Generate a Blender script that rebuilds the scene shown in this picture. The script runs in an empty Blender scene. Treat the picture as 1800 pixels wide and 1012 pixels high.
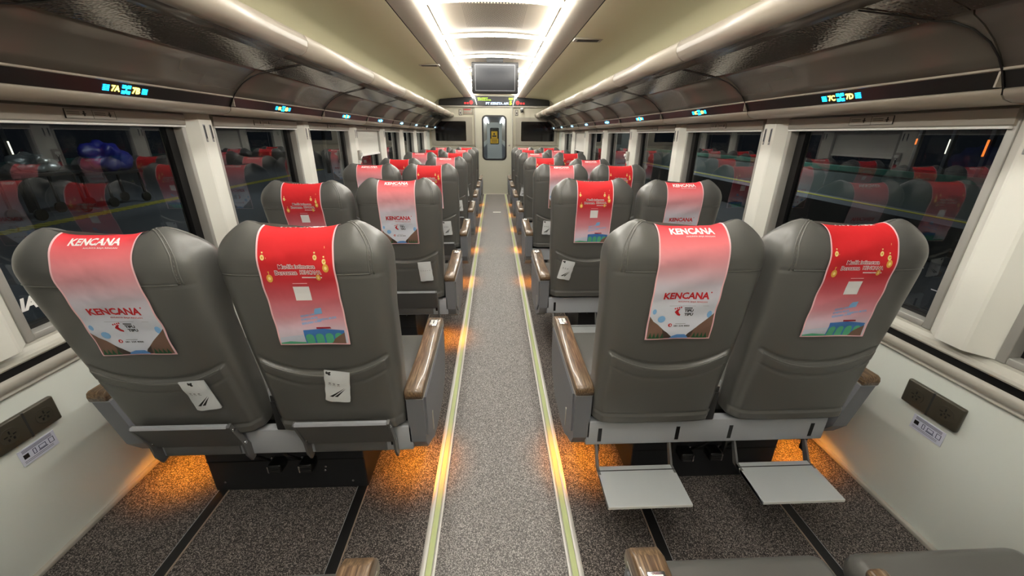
import bpy, bmesh, math, random
from mathutils import Vector, Matrix
from math import sin, cos, pi, sqrt, radians
random.seed(7)
SC = bpy.context.scene
COL = SC.collection

# ------------------------------------------------------------------ camera
pitch, yaw, roll = radians(21.38), radians(2.54), radians(.36)
Fv = Vector((sin(yaw)*cos(pitch), cos(yaw)*cos(pitch), -sin(pitch)))
Rv = Vector((cos(yaw), -sin(yaw), 0)); Uv = Rv.cross(Fv)
R2 = Rv*cos(roll)+Uv*sin(roll); U2 = R2.cross(Fv)
cd = bpy.data.cameras.new('camera'); cam = bpy.data.objects.new('camera', cd); COL.objects.link(cam)
cam.matrix_world = Matrix(((R2.x, U2.x, -Fv.x, -.011), (R2.y, U2.y, -Fv.y, 0), (R2.z, U2.z, -Fv.z, 1.4), (0, 0, 0, 1)))
cd.sensor_width = 36; cd.lens = 688/1800*36; cd.clip_start = .02; cd.clip_end = 200
SC.camera = cam
# ------------------------------------------------------------------ world, exposure
W = bpy.data.worlds.new('world'); SC.world = W; W.use_nodes = True
W.node_tree.nodes['Background'].inputs[0].default_value = (.006, .007, .009, 1)
W.node_tree.nodes['Background'].inputs[1].default_value = 1
SC.view_settings.view_transform = 'Standard'; SC.view_settings.look = 'None'
SC.view_settings.gamma = 1; SC.view_settings.use_curve_mapping = False
SC.view_settings.exposure = 0.0
LED = 40.0          # strength of the ceiling light strips
PLAT = 75.0        # watts of each added platform fill lamp
ORANGE = 8.0        # watts of each lamp under the seats

P = 1.177           # seat, window and rack pitch along the coach
NROW = 7
YEND = 10.09

# ------------------------------------------------------------------ materials
def s2l(c):
    return tuple(((v/255)/12.92 if v/255 <= .04045 else ((v/255+.055)/1.055)**2.4) for v in c)+(1,)
class N:
    def __init__(s, name):
        s.m = bpy.data.materials.new(name); s.m.use_nodes = True; s.t = s.m.node_tree
        s.b = s.t.nodes['Principled BSDF']; s.out = s.t.nodes['Material Output']
    def add(s, ty, **kw):
        n = s.t.nodes.new(ty)
        for k, v in kw.items():
            if k.startswith('i_'):
                key = k[2:]; key = int(key) if key.isdigit() else key
                n.inputs[key].default_value = v
            else: setattr(n, k, v)
        return n
    def link(s, a, b): s.t.links.new(a, b)
    def set(s, **kw):
        for k, v in kw.items(): s.b.inputs[k.replace('_', ' ')].default_value = v
def mat(name, rgb, rough=.5, metal=0, bump=0, bscale=200, spec=None, coat=0, emit=None, es=0):
    n = N(name); n.set(Base_Color=s2l(rgb), Roughness=rough, Metallic=metal)
    if spec is not None: n.b.inputs['Specular IOR Level'].default_value = spec
    if coat: n.b.inputs['Coat Weight'].default_value = coat
    if emit: n.b.inputs['Emission Color'].default_value = s2l(emit); n.b.inputs['Emission Strength'].default_value = es
    tc = n.add('ShaderNodeTexCoord'); no = n.add('ShaderNodeTexNoise', i_Scale=bscale, i_Detail=4.0)
    n.link(tc.outputs['Object'], no.inputs['Vector'])
    if bump:
        b = n.add('ShaderNodeBump', i_Strength=bump, i_Distance=.002)
        n.link(no.outputs['Fac'], b.inputs['Height']); n.link(b.outputs[0], n.b.inputs['Normal'])
    else:   # faint unevenness of the finish
        mr = n.add('ShaderNodeMapRange'); mr.inputs['To Min'].default_value = max(0, rough-.04); mr.inputs['To Max'].default_value = min(1, rough+.04)
        no.inputs['Scale'].default_value = 12
        n.link(no.outputs['Fac'], mr.inputs['Value']); n.link(mr.outputs[0], n.b.inputs['Roughness'])
    return n.m
M = {}
M['leather'] = mat('grey_leather', (92, 92, 89), .34, bump=.08, spec=.62, bscale=420)
M['piping'] = mat('leather_piping', (104, 104, 100), .3)
M['stitch'] = mat('stitching', (112, 109, 103), .6)
M['plastic'] = mat('grey_plastic', (116, 118, 124), .42, bump=.05, bscale=500)
M['plastic_d'] = mat('dark_plastic', (42, 42, 43), .5)
M['black'] = mat('black_plastic', (14, 14, 15), .35)
M['beam'] = mat('painted_beam', (168, 172, 178), .42, bump=.04, bscale=60)
M['alu'] = mat('brushed_plate', (205, 210, 212), .38, .35)
M['tray'] = mat('folded_plate', (112, 112, 112), .4, .35)
M['chrome'] = mat('chrome', (225, 225, 228), .2, 1)
M['ped'] = mat('pedestal_paint', (38, 40, 43), .42)
M['wall'] = mat('wall_panel', (222, 227, 220), .38, bump=.02, bscale=30)
M['pillar'] = mat('pillar_panel', (222, 221, 212), .4)
M['trimg'] = mat('beige_trim', (176, 172, 162), .4)
M['frame'] = mat('window_frame', (160, 158, 152), .42, .2)
M['sill'] = mat('sill', (186, 184, 174), .35)
M['rack'] = mat('rack_panel', (98, 92, 84), .26, bump=.02, bscale=6)
M['lip'] = mat('rack_lip', (158, 149, 135), .33)
M['band'] = mat('display_band', (24, 23, 22), .3)
M['ceil'] = mat('ceiling_panel', (222, 215, 178), .42, bump=.05, bscale=3)
M['ceilg'] = mat('ceiling_trim', (170, 162, 148), .45)
M['ceilc'] = mat('centre_panel', (196, 184, 164), .5)
M['endw'] = mat('end_wall', (186, 182, 164), .42)
M['endf'] = mat('end_frame', (150, 145, 132), .42)
M['door'] = mat('door_leaf', (184, 182, 166), .42)
M['blackglass'] = mat('black_glass', (8, 8, 9), .08, spec=.6)
M['screen'] = mat('matte_screen', (44, 46, 50), .4)
M['blind'] = mat('roller_blind', (212, 211, 203), .6, bump=.05, bscale=80)
M['blindbox'] = mat('blind_box', (148, 142, 132), .4)
M['hem'] = mat('white_rail', (226, 226, 222), .35)
M['white'] = mat('white_print', (240, 238, 238), .6)
M['paper'] = mat('paper', (222, 226, 228), .6, bump=.5, bscale=35)
M['ink'] = mat('black_ink', (20, 20, 22), .5)
M['inkg'] = mat('grey_ink', (150, 152, 156), .6)
M['inkr'] = mat('red_ink', (196, 28, 38), .6)
M['inkdr'] = mat('dark_red_ink', (160, 26, 44), .6)
M['gold'] = mat('gold_ink', (226, 170, 70), .6)
M['golds'] = mat('pale_gold_ink', (250, 226, 150), .6)
M['blue'] = mat('river_blue', (96, 150, 214), .6)
M['blue2'] = mat('viaduct_blue', (66, 122, 190), .6)
M['bluet'] = mat('pale_blue_ink', (134, 184, 230), .6)
M['green'] = mat('tree_green', (34, 84, 52), .6)
M['teal'] = mat('arch_green', (88, 178, 138), .6)
M['rock'] = mat('rock_brown', (120, 92, 78), .6)
M['rockd'] = mat('rock_dark', (70, 56, 50), .6)
M['pinkedge'] = mat('pale_pink_hem', (246, 196, 202), .6)
M['lumi'] = mat('luminescent_strip', (196, 208, 150), .45)
M['metalw'] = mat('strip_metal', (214, 212, 206), .35, .3)
M['railb'] = mat('rail_dark', (20, 20, 21), .5)
M['raile'] = mat('rail_edge', (176, 158, 142), .4, .3)
M['socket'] = mat('socket_plate', (72, 68, 58), .35, .3)
M['sticker'] = mat('sticker_blue_white', (206, 210, 226), .5)
M['inkb'] = mat('navy_ink', (40, 44, 84), .5)
M['redsign'] = mat('red_sign', (190, 60, 60), .5)
M['yellow'] = mat('yellow_paint', (190, 180, 60), .6)
M['concrete'] = mat('platform_concrete', (92, 96, 102), .7, bump=.2, bscale=3)
M['dark'] = mat('dark_outside', (26, 26, 30), .8)
M['barrier'] = mat('barrier_grey', (120, 132, 134), .6)
M['barrierg'] = mat('barrier_green', (50, 122, 104), .6)
M['bluecloth'] = mat('blue_tarpaulin', (30, 34, 130), .45, bump=.6, bscale=9)
M['silver'] = mat('silver_wrap', (180, 184, 182), .25, .6, bump=1, bscale=18)
M['skin'] = mat('skin', (150, 112, 92), .6)
M['hair'] = mat('hair', (14, 12, 12), .6)
M['shirt'] = mat('beige_shirt', (190, 176, 130), .8)
def emi(name, rgb, st):
    n = N(name); n.set(Base_Color=(.02, .02, .02, 1), Roughness=.5)
    n.b.inputs['Emission Color'].default_value = s2l(rgb); n.b.inputs['Emission Strength'].default_value = st
    return n.m
M['led'] = emi('warm_led', (255, 251, 242), LED)
M['ledbar'] = emi('warm_led_bar', (255, 251, 243), LED*.55)
M['cyan'] = emi('cyan_led', (20, 170, 255), 6)
M['yled'] = emi('yellow_led', (255, 236, 100), 5)
M['wled'] = emi('white_led', (200, 225, 255), 3)
M['gled'] = emi('lime_led', (200, 255, 40), 2)
M['rled'] = emi('red_led', (255, 25, 25), 3)
M['oled'] = emi('orange_lens', (255, 130, 10), 8)
M['tube'] = emi('far_tube', (255, 250, 220), 3)
M['otube'] = emi('far_orange', (255, 130, 50), 2)
M['vled'] = emi('coach_and_fill_light', (240, 245, 255), 16)  # shared by the next coach's lights and the added vestibule fill
M['ysign'] = mat('yellow_sign', (214, 168, 30), .5, emit=(214, 168, 30), es=.25)

def speckle(name, base, lo, hi, scale, rough=.75):
    n = N(name); tc = n.add('ShaderNodeTexCoord')
    v = n.add('ShaderNodeTexVoronoi', i_Scale=scale); n.link(tc.outputs['Object'], v.inputs['Vector'])
    no = n.add('ShaderNodeTexNoise', i_Scale=scale*.55, i_Detail=6.0, i_Roughness=.75); n.link(tc.outputs['Object'], no.inputs['Vector'])
    sep = n.add('ShaderNodeSeparateColor'); n.link(v.outputs['Color'], sep.inputs[0])
    mx = n.add('ShaderNodeMath', operation='MULTIPLY'); n.link(sep.outputs[0], mx.inputs[0]); n.link(no.outputs['Fac'], mx.inputs[1])
    cr = n.add('ShaderNodeValToRGB'); n.link(mx.outputs[0], cr.inputs[0])
    e = cr.color_ramp.elements; e[0].position = .05; e[0].color = s2l(lo); e[1].position = .62; e[1].color = s2l(hi)
    m = e.new(.28); m.color = s2l(base)
    n.link(cr.outputs[0], n.b.inputs['Base Color']); n.set(Roughness=rough)
    b = n.add('ShaderNodeBump', i_Strength=.35, i_Distance=.002); n.link(mx.outputs[0], b.inputs['Height']); n.link(b.outputs[0], n.b.inputs['Normal'])
    return n.m
M['carpet'] = speckle('side_carpet', (66, 60, 58), (28, 25, 25), (190, 180, 172), 380)
M['vinyl'] = speckle('aisle_vinyl', (112, 108, 106), (68, 66, 65), (215, 210, 206), 380, .5)

def wood():
    n = N('striped_wood'); tc = n.add('ShaderNodeTexCoord'); mp = n.add('ShaderNodeMapping'); mp.inputs['Scale'].default_value = (240, 9, 120)
    n.link(tc.outputs['Object'], mp.inputs[0])
    no = n.add('ShaderNodeTexNoise', i_Scale=1.0, i_Detail=5.0, i_Roughness=.6); n.link(mp.outputs[0], no.inputs['Vector'])
    cr = n.add('ShaderNodeValToRGB'); n.link(no.outputs['Fac'], cr.inputs[0])
    e = cr.color_ramp.elements; e[0].position = .33; e[0].color = s2l((68, 53, 40)); e[1].position = .66; e[1].color = s2l((146, 122, 94))
    m = e.new(.5); m.color = s2l((104, 83, 62))
    n.link(cr.outputs[0], n.b.inputs['Base Color']); n.set(Roughness=.3); n.b.inputs['Coat Weight'].default_value = .4
    return n.m
M['wood'] = wood()

def ramp_cloth(name, stops):
    n = N(name); uv = n.add('ShaderNodeUVMap', uv_map='UVMap'); sp = n.add('ShaderNodeSeparateXYZ'); n.link(uv.outputs[0], sp.inputs[0])
    cr = n.add('ShaderNodeValToRGB'); n.link(sp.outputs[1], cr.inputs[0]); e = cr.color_ramp.elements
    e[0].position, e[0].color = stops[0][0], s2l(stops[0][1]); e[1].position, e[1].color = stops[-1][0], s2l(stops[-1][1])
    for p_, c in stops[1:-1]: x = e.new(p_); x.color = s2l(c)
    n.link(cr.outputs[0], n.b.inputs['Base Color']); n.set(Roughness=.75)
    tc = n.add('ShaderNodeTexCoord'); w = n.add('ShaderNodeTexNoise', i_Scale=14.0, i_Detail=2.0); n.link(tc.outputs['Object'], w.inputs['Vector'])
    b = n.add('ShaderNodeBump', i_Strength=.5, i_Distance=.01); n.link(w.outputs['Fac'], b.inputs['Height']); n.link(b.outputs[0], n.b.inputs['Normal'])
    return n.m
M['clothpink'] = ramp_cloth('pink_print_cloth', [(0, (226, 46, 58)), (.07, (228, 70, 78)), (.2, (236, 126, 132)), (.36, (222, 160, 168)), (.52, (208, 200, 212)), (.7, (214, 218, 230)), (1, (224, 228, 240))])
M['clothred'] = ramp_cloth('red_print_cloth', [(0, (214, 28, 34)), (.3, (216, 32, 40)), (.44, (196, 44, 54)), (.58, (206, 96, 106)), (.74, (222, 150, 162)), (.86, (220, 196, 210)), (1, (214, 214, 224))])

def glassmat():
    n = N('window_glass'); t = n.t
    tr = n.add('ShaderNodeBsdfTransparent'); tr.inputs[0].default_value = (.74, .77, .76, 1)
    gl = n.add('ShaderNodeBsdfGlossy', i_Roughness=.012); gl.inputs[0].default_value = (.92, .95, .95, 1)
    fr = n.add('ShaderNodeFresnel', i_IOR=1.8); mx = n.add('ShaderNodeMixShader')
    ge = n.add('ShaderNodeNewGeometry'); iv = n.add('ShaderNodeMath', operation='SUBTRACT'); iv.inputs[0].default_value = 1; n.link(ge.outputs['Backfacing'], iv.inputs[1])
    fm = n.add('ShaderNodeMath', operation='MULTIPLY'); n.link(fr.outputs[0], fm.inputs[0]); n.link(iv.outputs[0], fm.inputs[1])
    n.link(fm.outputs[0], mx.inputs[0]); n.link(tr.outputs[0], mx.inputs[1]); n.link(gl.outputs[0], mx.inputs[2])
    n.link(mx.outputs[0], n.out.inputs['Surface'])
    return n.m
M['glass'] = glassmat()
def doorglass():
    n = N('door_glass')
    tr = n.add('ShaderNodeBsdfTransparent'); tr.inputs[0].default_value = (.85, .87, .86, 1)
    gl = n.add('ShaderNodeBsdfGlossy', i_Roughness=.02); fr = n.add('ShaderNodeFresnel', i_IOR=1.45); mx = n.add('ShaderNodeMixShader')
    ge = n.add('ShaderNodeNewGeometry'); iv = n.add('ShaderNodeMath', operation='SUBTRACT'); iv.inputs[0].default_value = 1; n.link(ge.outputs['Backfacing'], iv.inputs[1])
    fm = n.add('ShaderNodeMath', operation='MULTIPLY'); n.link(fr.outputs[0], fm.inputs[0]); n.link(iv.outputs[0], fm.inputs[1])
    n.link(fm.outputs[0], mx.inputs[0]); n.link(tr.outputs[0], mx.inputs[1]); n.link(gl.outputs[0], mx.inputs[2]); n.link(mx.outputs[0], n.out.inputs['Surface'])
    return n.m
M['doorglass'] = doorglass()
def shelfmat():     # hammered glossy strip under the rack
    n = N('hammered_strip'); n.set(Base_Color=s2l((112, 104, 94)), Roughness=.13, Metallic=.5)
    tc = n.add('ShaderNodeTexCoord'); v = n.add('ShaderNodeTexVoronoi', i_Scale=95.0); n.link(tc.outputs['Object'], v.inputs['Vector'])
    b = n.add('ShaderNodeBump', i_Strength=.22, i_Distance=.002); n.link(v.outputs['Distance'], b.inputs['Height']); n.link(b.outputs[0], n.b.inputs['Normal'])
    return n.m
M['shelf'] = shelfmat()
def perf():         # round perforations in staggered rows
    n = N('perforated_panel'); tc = n.add('ShaderNodeTexCoord'); sp = n.add('ShaderNodeSeparateXYZ'); n.link(tc.outputs['Object'], sp.inputs[0])
    def mth(op, a, b=None, c=None):
        m = n.add('ShaderNodeMath', operation=op)
        for i, v in enumerate((a, b, c)):
            if v is None: continue
            if isinstance(v, (int, float)): m.inputs[i].default_value = v
            else: n.link(v, m.inputs[i])
        return m.outputs[0]
    s = 1/.022
    def dots(ox, oy):
        fx = mth('SUBTRACT', mth('FRACT', mth('MULTIPLY_ADD', sp.outputs[0], s, 50+ox)), .5)
        fy = mth('SUBTRACT', mth('FRACT', mth('MULTIPLY_ADD', sp.outputs[1], s, 50+oy)), .5)
        return mth('ADD', mth('MULTIPLY', fx, fx), mth('MULTIPLY', fy, fy))
    d = mth('MINIMUM', dots(0, 0), dots(.5, .5)); fx_ = mth('MULTIPLY', sp.outputs[0], 1/.25); k = mth('LESS_THAN', d, mth('MULTIPLY_ADD', mth('MULTIPLY', fx_, fx_), -.062, .075))
    mx = n.add('ShaderNodeMix', data_type='RGBA'); n.link(k, mx.inputs[0]); mx.inputs[6].default_value = s2l((196, 184, 164)); mx.inputs[7].default_value = s2l((28, 26, 24))
    n.link(mx.outputs[2], n.b.inputs['Base Color']); n.set(Roughness=.6)
    return n.m
M['perf'] = perf()

# ------------------------------------------------------------------ mesh builder
class MB:
    def __init__(s): s.v = []; s.f = []; s.mi = []; s.sm = []; s.mats = []; s.uv = None
    def m(s, name):
        if name not in s.mats: s.mats.append(name)
        return s.mats.index(name)
    def face(s, idx, mt, smooth=False): s.f.append(tuple(idx)); s.mi.append(s.m(mt)); s.sm.append(smooth)
    def poly(s, pts, mt, smooth=False):
        b = len(s.v); s.v += [tuple(p) for p in pts]; s.face(range(b, b+len(pts)), mt, smooth)
    def box(s, x0, x1, y0, y1, z0, z1, mt, bev=0, seg=2, fn=None):
        bm = bmesh.new(); bmesh.ops.create_cube(bm, size=1)
        for v in bm.verts: v.co = Vector(((x0+x1)/2+v.co.x*(x1-x0), (y0+y1)/2+v.co.y*(y1-y0), (z0+z1)/2+v.co.z*(z1-z0)))
        if bev: bmesh.ops.bevel(bm, geom=bm.edges[:], offset=bev, segments=seg, profile=.5, affect='EDGES')
        s.bm(bm, mt, bool(bev) and seg > 1, fn)
    def bm(s, bm, mt, smooth=False, fn=None):
        b = len(s.v); bm.verts.index_update()
        for v in bm.verts: s.v.append(tuple(fn(v.co)) if fn else tuple(v.co))
        for f in bm.faces: s.face([b+v.index for v in f.verts], mt, smooth)
        bm.free()
    def prism(s, prof, a0, a1, ax, mt, smooth=False, caps=True):
        """profile of 2D points extruded along axis ax ('x' or 'y' or 'z')"""
        b = len(s.v); n = len(prof)
        for a in (a0, a1):
            for p, q in prof:
                s.v.append({'x': (a, p, q), 'y': (p, a, q), 'z': (p, q, a)}[ax])
        for i in range(n):
            j = (i+1) % n; s.face((b+i, b+j, b+n+j, b+n+i), mt, smooth)
        if caps:
            s.face([b+i for i in range(n)][::-1], mt); s.face([b+n+i for i in range(n)], mt)
    def strip(s, prof, a0, a1, ax, mt, smooth=True):
        b = len(s.v); n = len(prof)
        for a in (a0, a1):
            for p, q in prof: s.v.append({'x': (a, p, q), 'y': (p, a, q), 'z': (p, q, a)}[ax])
        for i in range(n-1): s.face((b+i, b+i+1, b+n+i+1, b+n+i), mt, smooth)
    def tube(s, pts, r, mt, seg=8, closed=False):
        pts = [Vector(p) for p in pts]; b = len(s.v); n = len(pts); up = None
        for i, p in enumerate(pts):
            d = (pts[min(i+1, n-1)]-pts[max(i-1, 0)]).normalized()
            if up is None: up = d.orthogonal().normalized()
            up = (up-d*up.dot(d)).normalized(); w = d.cross(up)
            for k in range(seg):
                a = 2*pi*k/seg; s.v.append(tuple(p+up*cos(a)*r+w*sin(a)*r))
        for i in range(n-1):
            for k in range(seg):
                k2 = (k+1) % seg; s.face((b+i*seg+k, b+i*seg+k2, b+(i+1)*seg+k2, b+(i+1)*seg+k), mt, True)
        s.face([b+k for k in range(seg)][::-1], mt); s.face([b+(n-1)*seg+k for k in range(seg)], mt)
    def cyl(s, c, r, h, ax, mt, seg=20):
        c = Vector(c); d = {'x': Vector((1, 0, 0)), 'y': Vector((0, 1, 0)), 'z': Vector((0, 0, 1))}[ax]
        s.tube([c-d*h/2, c+d*h/2], r, mt, seg)
    def grid(s, fn, nu, nv, mt, smooth=True, uvfn=None):
        b = len(s.v)
        for j in range(nv+1):
            for i in range(nu+1): s.v.append(tuple(fn(i/nu, j/nv)))
        for j in range(nv):
            for i in range(nu):
                a = b+j*(nu+1)+i; s.face((a, a+1, a+nu+2, a+nu+1), mt, smooth)
    def geo(s, g, fn, mt):
        vs, fs = g; b = len(s.v)
        for x, y in vs: s.v.append(tuple(fn(x, y)))
        for f in fs: s.face([b+i for i in f], mt)
    def build(s, name, parent=None, sx=1, recalc=True, fixuv=None):
        me = bpy.data.meshes.new(name)
        vs = [(x*sx, y, z) for x, y, z in s.v] if sx != 1 else s.v
        me.from_pydata(vs, [], s.f)
        for k in s.mats: me.materials.append(M[k])
        me.polygons.foreach_set('material_index', s.mi); me.polygons.foreach_set('use_smooth', s.sm)
        if recalc:
            bm = bmesh.new(); bm.from_mesh(me); bmesh.ops.recalc_face_normals(bm, faces=bm.faces[:]); bm.to_mesh(me); bm.free()
        if fixuv:
            uv = me.uv_layers.new(name='UVMap')
            for l in me.loops: uv.data[l.index].uv = fixuv[l.vertex_index]
        me.update()
        o = bpy.data.objects.new(name, me); COL.objects.link(o)
        if parent: o.parent = parent
        return o
def tag(o, label=None, cat=None, group=None, kind=None):
    if label: o['label'] = label
    if cat: o['category'] = cat
    if group: o['group'] = group
    if kind: o['kind'] = kind
    return o
def empty(name, loc=(0, 0, 0), label=None, cat=None, group=None, kind=None):
    o = bpy.data.objects.new(name, None); o.empty_display_size = .05; COL.objects.link(o); o.location = loc
    return tag(o, label, cat, group, kind)
def struct(mb, name, **k): return tag(mb.build(name, **k), kind='structure')
def clone(o, parent=None, name=None):
    c = o.copy(); COL.objects.link(c); c.parent = parent
    for ch in list(o.children): clone(ch, c)
    return c
_tc = {}
def text(s, size=1.0, bold=0.0, shear=0.0, align='CENTER', sp=1.0):
    key = (s, bold, shear, align, sp)
    if key not in _tc:
        cu = bpy.data.curves.new('t', 'FONT'); cu.body = s; cu.align_x = align; cu.align_y = 'CENTER'; cu.offset = bold; cu.shear = shear
        cu.space_character = sp; cu.resolution_u = 2; cu.size = 1
        o = bpy.data.objects.new('t', cu); COL.objects.link(o)
        dg = bpy.context.evaluated_depsgraph_get(); me = o.evaluated_get(dg).to_mesh()
        _tc[key] = ([(v.co.x, v.co.y) for v in me.vertices], [tuple(p.vertices) for p in me.polygons])
        o.evaluated_get(dg).to_mesh_clear(); bpy.data.objects.remove(o); bpy.data.curves.remove(cu)
    v, f = _tc[key]
    return [(x*size, y*size) for x, y in v], f
def fit(g, w=None, h=None):
    """scale text geometry to a width and/or height about its centre"""
    v, f = g; xs = [p[0] for p in v]; ys = [p[1] for p in v]
    cx, cy = (min(xs)+max(xs))/2, (min(ys)+max(ys))/2
    kx = w/(max(xs)-min(xs)) if w else None; ky = h/(max(ys)-min(ys)) if h else kx
    if kx is None: kx = ky
    return [((x-cx)*kx, (y-cy)*ky) for x, y in v], f
def disc(cx, cy, rx, ry, n=16):
    return [(cx+rx*cos(2*pi*i/n), cy+ry*sin(2*pi*i/n)) for i in range(n)], [tuple(range(n))]
def pg(*pts): return list(pts), [tuple(range(len(pts)))]
def rect(x0, x1, y0, y1): return pg((x0, y0), (x1, y0), (x1, y1), (x0, y1))
def lerp(tab, t):
    if t <= tab[0][0]: return tab[0][1]
    for (a, p), (b, q) in zip(tab, tab[1:]):
        if t <= b: k = (t-a)/(b-a); k = k*k*(3-2*k) if False else k; return p+(q-p)*k
    return tab[-1][1]
def spl(tab, t):
    """smooth Catmull-Rom-like interpolation through a table"""
    n = len(tab)
    if t <= tab[0][0]: return tab[0][1]
    if t >= tab[-1][0]: return tab[-1][1]
    for i in range(n-1):
        if t <= tab[i+1][0]: break
    x0, y0 = tab[i]; x1, y1 = tab[i+1]
    m0 = (tab[i+1][1]-tab[max(i-1, 0)][1])/(tab[i+1][0]-tab[max(i-1, 0)][0]); j = min(i+2, n-1)
    m1 = (tab[j][1]-tab[i][1])/(tab[j][0]-tab[i][0]); h = x1-x0; k = (t-x0)/h
    return (2*k**3-3*k*k+1)*y0+(k**3-2*k*k+k)*h*m0+(-2*k**3+3*k*k)*y1+(k**3-k*k)*h*m1
def sst(a, b, x): k = max(0, min(1, (x-a)/(b-a))); return k*k*(3-2*k)
def ringrect(x0, x1, z0, z1, r, n=6):
    out = []
    for cx, cz, a0 in ((x1-r, z1-r, 0), (x0+r, z1-r, pi/2), (x0+r, z0+r, pi), (x1-r, z0+r, 3*pi/2)):
        for i in range(n+1): a = a0+pi/2*i/n; out.append((cx+r*cos(a), cz+r*sin(a)))
    return out
Y0, Y1 = -1.25, YEND
# ------------------------------------------------------------------ floor
b = MB()
xs = [-1.6, -.279, .279, 1.6]
for i, mt in enumerate(('carpet', 'vinyl', 'carpet')):
    b.box(xs[i], xs[i+1], Y0, Y1+.02, -.03, 0, mt)
b.box(-.05, .10, 7.55, 7.66, 0, .0008, 'metalw')
struct(b, 'floor')
tn = [0]
def trim(mb, **k):
    tn[0] += 1; return struct(mb, 'trim_%d' % tn[0], **k)
for s in (-1, 1):       # luminescent aisle strips in metal channels
    b = MB()
    b.box(.228, .240, Y0, Y1, 0, .007, 'metalw', .002); b.box(.2405, .262, Y0, Y1, 0, .0045, 'lumi'); b.box(.2415, .2425, Y0, Y1, 0, .0048, 'inkg')
    b.box(.2625, .281, Y0, Y1, 0, .006, 'metalw', .002)
    trim(b, sx=s)
    for c in (.588, 1.163):     # seat rails in the floor
        b = MB(); b.box(c-.022, c+.016, Y0, Y1, 0, .003, 'railb'); b.box(c-.0255, c-.022, Y0, Y1, 0, .005, 'raile'); b.box(c+.016, c+.018, Y0, Y1, 0, .005, 'inkg')
        trim(b, sx=s)

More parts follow.
